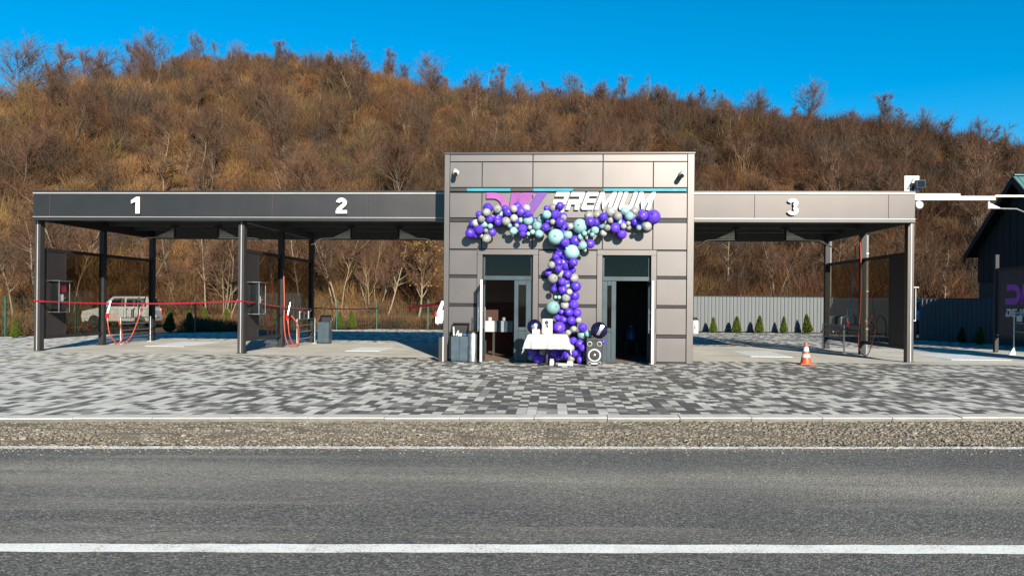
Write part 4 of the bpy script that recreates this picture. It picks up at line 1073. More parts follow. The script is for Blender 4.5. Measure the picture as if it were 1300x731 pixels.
def fillers(pts, k, seed, spread=5):
    r = random.Random(seed); out = []
    for _ in range(k):
        i = r.randrange(len(pts)-1); s = r.random(); a, b = pts[i], pts[i+1]
        out.append((a[0]+(b[0]-a[0])*s+r.uniform(-spread,spread), a[1]+(b[1]-a[1])*s+r.uniform(-spread,spread), r.uniform(4.4,5.8), r.choice('PPPPPG')))
    return out
nl = garland('l', 'left arm of balloons in purple, grey and mint below the pink logo', ARM_L, (uf(645), -.2, zf(280)), fillers([(604,290),(620,278),(650,277),(690,286)], 30, 1), (-.50, -.24), (-.26,-.14))
nr = garland('r', 'right arm of balloons in purple, grey and mint below the white letters', ARM_R, (uf(785), -.2, zf(280)), fillers([(735,292),(760,284),(800,278),(820,280)], 30, 2), (-.50, -.24), (-.26,-.14))
nc = garland('c', 'tall hanging column of mostly purple balloons between the two doors', COLM, (uf(715), -.2, zf(350)), fillers([(708,275),(716,310),(716,350),(718,410)], 44, 3, 6), (-.50, -.22), (-.26,-.14))
nb = garland('b', 'heap of balloons at the column foot behind table and speaker', BASE, (uf(715), -.3, .1), fillers([(672,452),(700,452),(730,445),(742,452)], 24, 4, 3), (-.80, -.25), (-.40,-.15))
print('balloons', nl, nr, nc, nb)

# ------------------------------------------------------------------ table, cloth and what stands on it
VT = -1.35; zt = Zv(693, 424.5, VT)
ta, tb = U(671, VT, 424), U(720, VT, 424); td = .55
t = thing('table', 'small table on one black column leg under the white cloth by the balloons', 'table', ((ta+tb)/2, VT+td/2, 0))
um = U(694, VT, 460)
MB().box(ta+.01, tb-.01, VT+.01, VT+td-.01, zt-.035, zt-.004).part('tabletop', M['white'], t, .004)
MB().tube([(um, VT+td/2, .04), (um, VT+td/2, zt-.035)], .04, 12).part('leg', M['black'], t, smooth=True)
b = MB()
for a in range(4): b.tube([(um, VT+td/2, .05), (um+.3*math.cos(R(45+90*a)), VT+td/2+.26*math.sin(R(45+90*a)), .02)], [.03,.02], 8)
b.part('foot', M['black'], t, smooth=True)
def cloth():
    # cloth draped over the table: flat top, skirts with folds, long corners
    nx, ny = 60, 44; hx, hy = (tb-ta)/2, td/2; ov = .37; mb = MB(); cx, cyv = (ta+tb)/2, VT+td/2
    for j in range(ny+1):
        for i in range(nx+1):
            sx = (i/nx*2-1)*(hx+ov); sy = (j/ny*2-1)*(hy+ov)
            dx = max(0, abs(sx)-hx); dy = max(0, abs(sy)-hy); s1 = 1 if sx > 0 else -1; s2 = 1 if sy > 0 else -1
            x = s1*min(abs(sx), hx); y = s2*min(abs(sy), hy); drop = math.hypot(dx, dy) if dx and dy else dx+dy
            drop = min(drop, .50); fold = .022*math.sin(sx*17+.7)*min(1, dy/.2)+.016*math.sin(sx*31)*min(1, dy/.3)
            fold2 = .022*math.sin(sy*15)*min(1, dx/.2)
            flare = .10*drop+.012*min(1, drop*40)
            y += s2*(flare*(1 if dy else 0)+fold*(1 if dy else 0)); x += s1*(flare*(1 if dx else 0)+fold2*(1 if dx else 0))
            if dx and dy: x += s1*.10*drop; y += s2*.06*drop
            if s1 < 0 and dx and s2 < 0 and dy: x -= .10*drop
            mb.v.append((cx+x, cyv+y, zt+.002-drop*(.96 if drop else 1)))
    for j in range(ny):
        for i in range(nx): a = j*(nx+1)+i; mb.f.append((a, a+1, a+nx+2, a+nx+1))
    o = mb.single('tablecloth', M['cloth'], 'white cloth hanging in folds over the small table by the balloons', 'tablecloth', (cx, cyv, zt), smooth=True)
    m = o.modifiers.new('thickness', 'SOLIDIFY'); m.thickness = .003
cloth()
vq = VT+.30; zq = zt+.003
ca, cb = U(688.5, vq, 415), U(701.5, vq, 415)
t = thing('coffee_machine', 'tall white box-shaped machine with black dial, on the cloth-covered table', 'coffee machine', ((ca+cb)/2, vq, zq))
hq = Zv(695, 404.5, vq)-zq
MB().box(ca, cb, vq-.14, vq+.14, zq, zq+hq).part('body', M['white'], t, .012)
cm = (ca+cb)/2
MB().lathe([(.045,0),(.045,-.015)], (cm-.02, vq-.1405, zq+hq*.76), 20, 'y').part('dial', M['black'], t, smooth=True)
MB().box(cm-.04, cm+.02, vq-.16, vq-.1405, zq+hq*.52, zq+hq*.60).box(cm-.005, cm+.02, vq-.16, vq-.1405, zq+hq*.42, zq+hq*.5195).part('spout', M['black'], t, .003)
MB().box(cm-.09, cm+.09, vq-.22, vq-.1405, zq+.005, zq+.04).part('drip_tray', M['galv'], t, .004)
ua = U(680.5, vq, 420)
t = thing('gift_box', 'low white box on the table left of the tall white machine', 'box', (ua, vq-.05, zq))
MB().box(ua-.09, ua+.09, vq-.12, vq+.02, zq, zq+.085).part('box_body', M['white'], t, .006)
MB().box(ua-.095, ua+.095, vq-.125, vq+.025, zq+.0855, zq+.115).part('lid', M['white'], t, .006)
def foil(px, py, rp, v, lab, band, zmin):
    u, z = on_v(px, py, v); r = rp/F*(19.3+v); z = max(z, zmin+r*.97)
    t = thing('foil_balloon', lab, 'foil balloon', (u, v, z), 'foil balloons')
    prof = [(.02*r,-.42*r),(.45*r,-.36*r),(.8*r,-.2*r),(.97*r,-.04*r),(1.0*r,0),(.97*r,.04*r),(.8*r,.2*r),(.45*r,.36*r),(.02*r,.42*r)]
    bm = MB(); n = 40; base = 0
    for rr, h in prof:
        for k in range(n):
            a = 2*math.pi*k/n; q = rr*(1+.018*math.sin(a*14)*(rr/r)); bm.v.append((u+q*math.cos(a), v+h, z+q*math.sin(a)))
    for i in range(len(prof)-1):
        for k in range(n): bm.f.append((i*n+k, i*n+(k+1)%n, (i+1)*n+(k+1)%n, (i+1)*n+k))
    bm.f.append(tuple(range(n))); bm.f.append(tuple((len(prof)-1)*n+k for k in range(n)))
    bm.part('skin', M['foildark'], t, smooth=True)
    d = MB()
    if band:
        for k in range(10):
            a = -.75+1.5*k/10; b_ = a+.15
            def pt(s, o): return (u+r*(s*.45+.28*o+.12), v-math.sqrt(max(0, 1-min(1,(s*s*.95+.06))))*.42*r-.03*r, z+r*(s*.85-.1*o))
            d.add([pt(a,-.6), pt(a,.6), pt(b_,.6), pt(b_,-.6)], [(0,1,2,3)])
        o = d.part('print_band', M['foil'], t)
    else:
        d.lathe([(.42*r,-.375*r),(.36*r,-.41*r),(.02*r,-.445*r)], (u+.02*r, v, z+.05*r), 18, 'y')
        o = d.part('print_patch', M['foil'], t, smooth=True)
    MB().tube([(u, v, z-r*.98), (u+.01, v, z-r*1.05)], [.02, .01], 6).part('neck', M['foil'], t)
foil(678.5, 415, 9.3, VT+.34, 'round dark foil balloon with silver patch on the cloth-covered table', False, zq)
# speaker
VSp = -.95; sa, sb = U(744.5, VSp, 445), U(765, VSp, 445); zs = Zv(754, 429.5, VSp)
t = thing('loudspeaker', 'black floor loudspeaker with white-ringed cones right of the balloon column', 'loudspeaker', ((sa+sb)/2, VSp, 0))
sm = (sa+sb)/2; sw = sb-sa; y0 = VSp
MB().box(sa, sb, y0, y0+.36, .02, zs).part('cabinet', M['black'], t, .012)
MB().box(sa+.03, sb-.03, y0+.03, y0+.33, .0, .0195).part('plinth', M['rubber'], t)
def cone(r, x, z, nm):
    q = MB().lathe([(r,0),(r,-.014),(r*.80,-.018),(r*.78,-.004)], (x, y0-.0005, z), 28, 'y').part('driver_ring', M['white'], t, smooth=True)
    MB().lathe([(r*.78,-.006),(r*.70,-.012),(r*.30,-.004)], (x, y0, z), 24, 'y').part('cone', M['rubber'], q, smooth=True)
    MB().lathe([(r*.24,-.006),(r*.2,-.02),(r*.08,-.026)], (x, y0, z), 18, 'y').part('dust_cap', M['steel'], q, smooth=True)
cone(sw*.40, sm, zs*.38, 'woofer')
for dx in (-.30, .30): cone(sw*.15, sm+dx*sw, zs*.80, 't'); cone(sw*.11, sm+dx*sw, zs*.085, 't')
MB().box(sm-.07, sm+.07, y0-.006, y0-.0005, zs*.055, zs*.10).part('name_plate', M['galv'], t)
MB().box(sm-.10, sm+.10, y0-.004, y0-.0005, zs*.88, zs*.95).part('control_strip', M['dark'], t)
foil(760.5, 420, 10.5, VSp+.16, 'round dark foil balloon with white band, standing on the loudspeaker', True, zs)
for px, w_, h_, lab in ((700.5, .11, .17, 'small white bag on the paving beside the table foot'), (716, .30, .07, 'flat white carton on the paving under the table cloth corner'), (723.5, .15, .13, 'crumpled white bag between table and loudspeaker')):
    v = -1.15; u = U(px, v, 462); t = thing('carton' if 'carton' in lab else 'paper_bag', lab, 'carton' if 'carton' in lab else 'bag', (u, v, 0))
    b = MB(); r = random.Random(px)
    b.box(u-w_/2, u+w_/2, v-.09, v+.09, .003, h_*.8)
    b.part('body', M['white'], t, .012)
    MB().prism([(v-.07, h_*.8+.001), (v+.07, h_*.8+.001), (v+.01, h_)], u-w_*.4, u+w_*.4, 'yz').part('fold', M['cloth'], t)

# things inside the rooms
v = 1.75; a, b_ = uf(615), U(652, v); zt2 = 1.0
a = U(612, v); 
t = thing('table', 'table inside the left doorway, white cloth hanging from its edge', 'table', ((a+b_)/2, v, 0))
MB().box(a, b_+.1, v, v+.65, zt2-.04, zt2).part('tabletop', M['wood'], t, .004)
for x_, y_ in ((U(627, v), v+.06), (b_, v+.06), (a+.05, v+.6), (b_, v+.6)): MB().box(x_-.03, x_+.03, y_-.03, y_+.03, .016, zt2-.04).part('leg', M['wood'], t)
t = thing('tablecloth', 'white cloths with grey stripes hanging over the table in the left doorway', 'tablecloth', (a, v, zt2))
for p0, p1, mt in ((613, 628, 'cloth'), (628.2, 634, 'bin'), (634.2, 640, 'cloth'), (640.2, 646, 'bin'), (646.2, 651, 'cloth')):
    MB().box(U(p0, v), U(p1, v), v-.012, v-.002, zt2-.30, zt2+.006).box(U(p0, v), U(p1, v), v-.002, v+.5, zt2+.0005, zt2+.006).part('panel', M[mt], t)
for px, lab in ((622, 'small white packet on the table in the left doorway'), (640, 'low stack of cups on the table in the left doorway')):
    x_ = U(px, v+.2); MB().lathe([(.05,0),(.06,.09),(.05,.1)], (x_, v+.25, zt2+.0065), 14).single('cup_stack', M['white'], lab, 'cups', (x_, v+.25, zt2), smooth=True)
v = 2.6; x_ = U(802, v)
t = thing('stool', 'dark low stool in the unlit right doorway', 'stool', (x_, v, 0))
MB().box(x_-.2, x_+.2, v-.2, v+.2, .42, .46).part('seat', M['dark'], t, .006)
for dx in (-.17, .17):
    for dy in (-.17, .17): MB().box(x_+dx-.02, x_+dx+.02, v+dy-.02, v+dy+.02, .016, .419).part('leg', M['dark'], t)
t = thing('water_bottle', 'round blue water bottle with pale cap on the stool in the right doorway', 'bottle', (x_, v, .461))
MB().lathe([(.10,.462),(.145,.50),(.15,.65),(.13,.76),(.06,.84)], (x_, v, 0), 24).part('body', M['bluedrum'], t, smooth=True)
MB().lathe([(.07,.841),(.075,.88),(.06,.90)], (x_, v, 0), 20).part('cap', M['pipegrey'], t, smooth=True)

# ------------------------------------------------------------------ bins
def bin_(px0, px1, v, h, lab, hood):
    a, b = U(px0, v, 440), U(px1, v, 440); m = (a+b)/2
    t = thing('waste_bin', lab, 'waste bin', (m, v+.2, 0), 'waste bins')
    MB().box(a, m-.006, v, v+.02, .07, h).box(m+.006, b, v, v+.02, .07, h).part('front_panel', M['bin'], t, .006)
    MB().box(a+.004, b-.004, v+.0205, v+.42, .03, h).part('body', M['bin'], t, .006)
    f = MB(); 
    for x in (a+.03, b-.11): f.box(x, x+.08, v+.03, v+.4, .004, .029)
    f.part('foot', M['rubber'], t)
    hd = MB()
    hd.prism([(v+.05, h+.001), (v+.42, h+.001), (v+.42, h+hood), (v+.34, h+hood)], a, a+.02, 'yz').prism([(v+.05, h+.001), (v+.42, h+.001), (v+.42, h+hood), (v+.34, h+hood)], b-.02, b, 'yz')
    hd.box(a, b, v+.30, v+.46, h+hood+.001, h+hood+.03)
    hd.part('hood', M['fascia'], t, .003)
    MB().box(a+.021, b-.021, v+.40, v+.42, h+.002, h+hood).part('hood_back', M['dark'], t)
    return t, a, b
bt, a, b = bin_(572.5, 593.5, -.52, .66, 'grey-blue two-door waste bin with open hood, by the left kiosk door', .32)
t = thing('paper_towels', 'white paper rolls and blue gloves lying on the hooded bin by the left door', 'paper', (a+.1, -.4, .66))
for k, dx in enumerate((.05, .11, .2)): MB().tube([(a+dx, -.36, .67), (a+dx+(.05 if k == 1 else -.02), -.30, .90-.1*k)], .022, 8).part('roll', M['white'], t, smooth=True)
MB().box(a+.16, b-.16, -.44, -.3, .663, .74).part('sheet_stack', M['cloth'], t, .008); MB().box(b-.13, b-.04, -.44, -.3, .663, .73).part('gloves', M['bluehose'], t, .015)
bin_(403, 417, 6.6, .78, 'grey-blue waste bin with steel hood behind the wall between bays 1 and 2', .22)
u = U(600, -.35, 440)
t = thing('ash_bin', 'round stainless steel bin between the hooded bin and the open left door', 'bin', (u, -.33, 0))
MB().lathe([(.15,.02),(.15,.72),(.14,.735),(.14,.74)], (u, -.33, 0), 28).part('body', M['steel'], t, smooth=True)
MB().lathe([(.155,.742),(.155,.78),(.10,.80)], (u, -.33, 0), 28).part('rim', M['fascia'], t, smooth=True); MB().lathe([(.152,0),(.152,.019)], (u, -.33, 0), 28).part('base', M['rubber'], t, smooth=True)
u = U(560.5, -.4, 440)
t = thing('bollard', 'short square steel bollard at the left corner of the kiosk', 'bollard', (u, -.4, 0))
MB().box(u-.07, u+.03, -.45, -.35, .004, .63).part('body', M['fascia'], t, .006); MB().box(u+.031, u+.06, -.455, -.345, .004, .65).part('side_strip', M['white'], t, .004)
MB().box(u-.05, u+.0, -.456, -.4505, .5, .58).part('socket', M['black'], t)

# ------------------------------------------------------------------ red ribbon
def ribbon(pts, lab, wd=.042):
    mb = MB(); n = 0; org = pts[0]; out = []
    for (p, q) in zip(pts[:-1], pts[1:]):
        for k in range(12):
            s = k/12; sag = -.10*4*s*(1-s)*min(1, math.dist(p,q)/8)
            out.append((p[0]+(q[0]-p[0])*s, p[1]+(q[1]-p[1])*s, p[2]+(q[2]-p[2])*s+sag))
    out.append(pts[-1])
    for i, p in enumerate(out):
        tw = .5*math.sin(i*.37)
        mb.v.append((p[0], p[1]-math.sin(tw)*wd/2, p[2]-math.cos(tw)*wd/2)); mb.v.append((p[0], p[1]+math.sin(tw)*wd/2, p[2]+math.cos(tw)*wd/2))
    for i in range(len(out)-1): mb.f.append((2*i, 2*i+1, 2*i+3, 2*i+2))
    o = mb.single('ribbon', M['ribbon'], lab, 'ribbon', org, 'red ribbons across the bays')
    m = o.modifiers.new('thickness', 'SOLIDIFY'); m.thickness = .003
def rp(px, py, v): u, z = on_v(px, py, v); return (u, v, z)
ribbon([rp(42,381.5,VP-.12), rp(58,382.5,VP-.12), rp(307,382,VP-.12)], 'red ribbon stretched across bay 1 between the canopy posts')
ribbon([rp(308,382,VP-.12), rp(330,384.5,VP+.6), rp(400,391,VR-.1), rp(480,391.5,VR+.6)], 'red ribbon running back along the wall between bays 1 and 2')
ribbon([rp(518,390,3.2), rp(535,388,2.0), rp(558,384.5,.8)], 'wide loose red ribbon end tied to the kiosk corner in bay 2', .085)

# ------------------------------------------------------------------ cone
x, y = on_g(1023, 462.5, 0); u, v = g2f(x, y)
t = thing('traffic_cone', 'orange traffic cone with two white bands, in front of bay 3', 'cone', (u, v, 0))
MB().box(u-.19, u+.19, v-.19, v+.19, .004, .035).part('base', M['orange'], t, .015)
def ring(r0, z0, r1, z1, nm, mt): MB().lathe([(r0, z0), (r1, z1)], (u, v, 0), 28).part(nm, M[mt], t, smooth=True)
H = Zv(1023, 434.5, v)
def rr(z): return .145-(.145-.035)*z/H
zs_ = [.036, .22*H+.06, .42*H+.04, .60*H, .80*H, H]
for k in range(5): ring(rr(zs_[k])+(.001 if k % 2 else 0), zs_[k]+(.0005 if k else 0), rr(zs_[k+1])+(.001 if k % 2 else 0), zs_[k+1], 'band' if k % 2 else 'cone_section', 'conewhite' if k % 2 else 'orange')

# ------------------------------------------------------------------ fences, shrubs
def corr_fence(p0, p1, h, lab, step=.2, mt='fencesheet'):
    a, b = Vector(p0), Vector(p1); d = (b-a).normalized(); nrm = Vector((d.y, -d.x)); Ln = (b-a).length; n = int(Ln/step)
    t = thing('metal_fence', lab, 'fence', (p0[0], p0[1], 0), frame='W')
    mb = MB(); off = [(0,0), (.10,0), (.125,-.035), (.175,-.035), (.20,0)]
    prof = []
    for i in range(n): prof += [(i*step+o*step/.2, q) for o, q in off[:-1]]
    for s, q in prof:
        p = a+d*s-nrm*q; mb.v.append((p.x, p.y, .04)); mb.v.append((p.x, p.y, h))
    for i in range(len(prof)-1): mb.f.append((2*i, 2*i+2, 2*i+3, 2*i+1))
    mb.part('sheet', M[mt], t)
    c = MB(); 
    p, q = a-nrm*.03, b-nrm*.03; c.tube([(p.x, p.y, h+.02), (q.x, q.y, h+.02)], .03, 4); c.part('cap_rail', M['beam'], t)
    for k in range(int(Ln/2.5)+1):
        s = min(Ln, k*2.5); p = a+d*s-nrm*.09; MB().box(p.x-.03, p.x+.03, p.y-.03, p.y+.03, -.1, h-.03).part('post', M['beam'], t)
M['shadedsheet'] = plain('shaded_sheet', (.035,.042,.05), .55, .1, .06, 2)  # grey fence sheet darkened: shade put into the base colour
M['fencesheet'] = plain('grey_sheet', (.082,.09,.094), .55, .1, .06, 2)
corr_fence((-1.5, 40.9), (17.75, 40.75), 1.95, 'grey corrugated metal fence behind bay 3')
corr_fence((17.75, 40.75), (18.55, 33.7), 1.85, 'shaded corrugated fence running forward from the grey fence, far stretch', mt='shadedsheet')
corr_fence((18.55, 33.7), (22.2, 26.4), 1.85, 'shaded corrugated fence right of the canopy, near stretch below the dark house', mt='shadedsheet')
def mesh_fence(pts, lab):
    t = thing('mesh_fence', lab, 'fence', (pts[0][0], pts[0][1], 0), frame='W')
    w_ = MB()
    for (x0, y0), (x1, y1) in zip(pts[:-1], pts[1:]):
        n = max(1, round(math.dist((x0,y0),(x1,y1))/2.5)); d = Vector((x1-x0, y1-y0))
        for k in range(n):
            p = (x0+d.x*k/n, y0+d.y*k/n); MB().box(p[0]-.03, p[0]+.03, p[1]-.03, p[1]+.03, -.1, 1.62).part('post', M['fencepost'], t)
        for z in np.arange(.08, 1.58, .2): w_.tube([(x0, y0, z), (x1, y1, z)], .0035, 4)
        m = int(d.length/.1)
        for k in range(m): p = (x0+d.x*k/m, y0+d.y*k/m); w_.tube([(p[0], p[1], .05), (p[0], p[1], 1.55)], .0025, 3, False)
    w_.part('wire_mesh', M['fencepost'], t)
mesh_fence([(-1.8, 41.05), (-7.5, 41.05), (-14.9, 34.8), (-20.2, 29.5), (-28, 24)], 'green wire mesh fence along the back of the yard behind bays 1 and 2')
def thuja_proto():
    r = random.Random(12); root = bpy.data.objects.new('thuja', None); COL.objects.link(root); ORG[root.name] = (0,0,0)
    MB().tube([(0,0,-.05), (0,0,.75)], [.03,.008], 6).part('trunk', M['bark'], root)
    f = MB()
    for k in range(1500):
        z = r.random()**1.25; rad = .25*(1-z)**.75*(.25+.75*min(1, (z+.04)/.16))*r.uniform(.72,1.08); a = r.uniform(0, 6.28)
        p = Vector((rad*math.cos(a), rad*math.sin(a), .03+z*.93)); d = Vector((math.cos(a)*.5, math.sin(a)*.5, 1)).normalized(); s = d.orthogonal().normalized()
        s = Matrix.Rotation(r.uniform(0,6.28), 3, d) @ s; ln = r.uniform(.05,.11); w_ = r.uniform(.012,.03)
        f.add([p-s*w_, p+s*w_, p+d*ln+s*w_*.4, p+d*ln-s*w_*.4], [(0,1,2,3)])
    c = MB().lathe([(.02,.02),(.15,.08),(.17,.25),(.12,.55),(.05,.85),(.005,.95)], (0,0,0), 12); f.v_off = 0
    n0 = len(f.v); f.v += c.v; f.f += [tuple(i+n0 for i in q) for q in c.f]
    f.part('foliage', M['thuja'], root); return root
tp = thuja_proto(); first = True
def thuja(px, ybase, h_px, lab, D=None):
    global first
    if D is None: x, y = on_g(px, ybase, 0)
    else: y = D; x = (px-HX)/F*D
    o = tp if first else copy_tree(tp); first = False
    s = h_px/F*y; s *= random.uniform(.88, 1.1); o.scale = (s*random.uniform(.85,1.2), s*random.uniform(.85,1.2), s); o.location = (x, y, 0); o.rotation_euler = (random.uniform(-.09,.09), random.uniform(-.09,.09), random.uniform(0, 6.28))
    tag(o, lab, 'shrub', 'thuja shrubs around the yard')
for px, yb, h, lab in [(19,429,27,'green thuja at the far left, left of the first canopy post'),(80,427,24,'thuja seen through the glass of the leftmost partition'),(215,426,30,'thuja in bay 1 right of the leftmost partition rear post'),(241,425,24,'thuja in bay 1 left of the green fence post, second from left'),
    (263,424.5,26,'thuja in bay 1 with a lit tip, third from left'),(287,424,25,'bright thuja in bay 1 next to the dividing wall'),(349,422,22,'thuja seen through the glass between bays 1 and 2'),(432,420.5,21,'thuja in bay 2, left one of the bright pair'),(448,420,24,'thuja in bay 2, right one of the bright pair')]:
    thuja(px, yb, h, lab, D=None if px < 60 else {80:31.8,215:34.6,241:36,263:37,287:38.2,349:39.6,432:40.1,448:40.1}[px])
for px, h, lab in [(906,20,'leftmost thuja in front of the grey fence behind bay 3'),(935,20,'second thuja from the left in front of the grey fence'),(964,20,'middle thuja in front of the grey fence behind bay 3'),(995,22,'fourth thuja from the left in front of the grey fence'),(1026,22,'thuja in front of the grey fence, just left of the end wall rear post')]:
    thuja(px, 0, h, lab, D=40.0)
for k, (px, D) in enumerate([(1179,35.3),(1198,33.2),(1221,31.4),(1243,29.9)]):
    thuja(px, 0, 21, f'thuja in shade at the right fence, {["farthest","second farthest","second nearest","nearest"][k]} from the canopy', D=D)

# ------------------------------------------------------------------ cars
def car_proto():
    root = bpy.data.objects.new('parked_car', None); COL.objects.link(root); ORG[root.name] = (0,0,0)
    body = [(-2.05,.32),(-2.10,.62),(-2.02,.86),(-1.15,1.02),(-.95,1.05),(1.95,1.05),(2.08,.9),(2.10,.35),(1.9,.24),(-1.9,.24)]
    MB().prism(body, -.86, .86).part('body', M['silver'], root, .05)
    # cabin: bottom wider than the roof
    cb = [(-1.0,1.04),(-.30,1.60),(1.75,1.62),(1.98,1.04)]; mb = MB()
    lo = [(-1.0,1.04),(1.98,1.04)]
    pts = []
    for s in (-1, 1):
        for x, z in cb: pts.append((x, s*(.80-.12*(z-1.04)/.58), z))
    mb.add(pts, [(0,1,2,3),(7,6,5,4),(0,4,5,1),(1,5,6,2),(2,6,7,3),(3,7,4,0)])
    mb.part('cabin', M['silver'], root, .04)
    for s in (-1, 1):
        for x in ((-.62,-.22,.42,.42), (.52,.52,1.18,1.18), (1.28,1.28,1.60,1.72)):
            z0, z1 = 1.10, 1.52
            def y(z): return s*(.80-.12*(z-1.04)/.58+.006)
            MB().add([(x[0],y(z0),z0),(x[3],y(z0),z0),(x[2],y(z1),z1),(x[1],y(z1),z1)], [(0,1,2,3)]).part('side_window', M['carglass'], root)
        MB().tube([(-.55,s*.86,1.08),(-.55,s*.98,1.12)], [.05,.09], 8).part('mirror', M['silver'], root, smooth=True)
        MB().box(-2.06,-1.86, s*.50, s*.84, .66, .82).part('headlight', M['lampglass'], root, .03)
        MB().box(1.98,2.11, s*.66, s*.868, .72, 1.0).part('tail_light', M['redlamp'], root, .02)
        MB().box(-1.9,1.9, s*.862, s*.875, .26, .36).part('sill', M['rubber'], root)
        for x in (-1.32, 1.36):
            w_ = MB().lathe([(.22,-.1),(.30,-.1),(.33,-.06),(.33,.06),(.30,.1),(.22,.1)], (x, s*.80, .33), 24, 'y').part('wheel', M['rubber'], root, smooth=True)
            MB().lathe([(.215,.06),(.2,.10),(.06,.085),(.03,.11)] if s > 0 else [(.03,-.11),(.06,-.085),(.2,-.10),(.215,-.06)], (x, s*.80, .33), 20, 'y').part('rim', M['steel'], w_, smooth=True)
    MB().add([(-.93,-.66,1.10),(-.93,.66,1.10),(-.40,.60,1.55),(-.40,-.60,1.55)], [(0,1,2,3)]).part('windscreen', M['carglass'], root)
    MB().add([(1.965,-.66,1.12),(1.965,.66,1.12),(1.81,.60,1.54),(1.81,-.60,1.54)], [(0,1,2,3)]).part('rear_window', M['carglass'], root)
    MB().box(-2.125,-2.06,-.45,.45,.42,.62).part('grille', M['rubber'], root); MB().box(2.101,2.115,-.26,.26,.55,.66).part('number_plate', M['white'], root)
    MB().box(-.2,1.7,-.63,-.59,1.635,1.66).box(-.2,1.7,.59,.63,1.635,1.66).part('roof_rail', M['black'], root)
    return root
car = car_proto()
def put_car(o, px, D, rz, lab, paint=None, s=1, z=-.03):
    o.location = ((px-HX)/F*D, D, z); o.rotation_euler.z = rz; o.scale = (s,s,s); tag(o, lab, 'car', 'parked cars')
    if paint:
        for ch in o.children:
            if ch.name.split('.')[0] in ('body','cabin','mirror'):
                ch.data = ch.data.copy(); ch.data.materials[0] = M[paint]
put_car(car, 156, 40.5, R(8), 'silver estate car behind the smoked glass of the leftmost partition'); car.scale = (.86, 1, 1.06)
put_car(copy_tree(car), 600, 42.6, R(182), 'white car almost hidden behind the left kiosk corner', 'whitecar')
put_car(copy_tree(car), 1168, 44.2, R(90), 'pale blue van whose roof shows above the shaded fence', 'bluecar', 1.18)
x_ = (882.5-HX)/F*38.5
t = thing('sprayer_tank', 'white canister with black pump head behind the right kiosk corner', 'canister', (x_, 38.5, 0), frame='W')
MB().lathe([(.17,.002),(.18,.05),(.18,.62),(.12,.70)], (x_, 38.5, 0), 20).part('tank', M['white'], t, smooth=True)
MB().lathe([(.11,.701),(.14,.78),(.10,.86)], (x_-.02, 38.5, 0), 16).tube([(x_, 38.5, .8), (x_+.16, 38.42, .74)], .03, 8).part('pump_head', M['black'], t, smooth=True)
MB().box(x_-.06, x_-.01, 38.315, 38.3195, .25, .42).part('sticker', M['black'], t)

# ------------------------------------------------------------------ dark wooden house, right
HXw = 24.3; yc = 35.8
def house():
    za = at(1287, 226.5, yc)[2]; y1 = 39.6; y0 = 2*yc-y1; ze = 4.25; L1 = HXw+9
    t = thing('wooden_house', 'dark gabled wooden house with teal metal roof at the right edge', 'house', (HXw, yc, 0), frame='W')
    MB().prism([(y0+.55,-.1), (y1-.55,-.1), (y1-.55, ze+.1), (yc, za-.35), (y0+.55, ze+.1)], HXw+.35, L1, 'yz').part('wall', M['wallbrown'], t)
    g = MB(); n = 26
    for k in range(n):                                  # boarded gable
        a = y0+.5+(y1-y0-1)*k/n; b = a+(y1-y0-1)/n-.02; mid = (a+b)/2
        zt_ = ze+.05+(za-.45-ze)*(1-abs(mid-yc)/(yc-y0-.3))
        if zt_ > 2.85: g.box(HXw+.28+.012*(k % 2), HXw+.345, a, b, 2.8, zt_)
    g.part('gable_boards', M['wood'], t)
    for s in (-1, 1):
        ye = y0 if s < 0 else y1
        sl = [(yc, za), (ye, ze-.08), (ye, ze+.0), (yc, za+.10)]
        rf = MB().prism(sl, HXw-.1, L1+.3, 'yz')
        rf.part('roof_slope', M['tealroof'], t)
        MB().prism([(yc, za-.25), (ye, ze-.34), (ye, ze+.02), (yc, za+.12)], HXw-.16, HXw-.105, 'yz').part('verge_board', M['wood'], t)
        MB().prism([(yc, za-.022), (ye, ze-.102), (ye, ze-.083), (yc, za-.003)], HXw-.098, L1+.29, 'yz').part('soffit', M['wood'], t)
        sm_ = MB()
        for k in range(24): x = HXw+.1+k*.4; sm_.prism([(yc, za+.101), (ye, ze+.001), (ye, ze+.035), (yc, za+.135)], x, x+.03, 'yz')
        sm_.part('standing_seam', M['tealroof'], t)
    MB().box(HXw-.1, L1+.3, yc-.12, yc+.12, za+.14, za+.18).part('ridge_cap', M['tealroof'], t)
house()
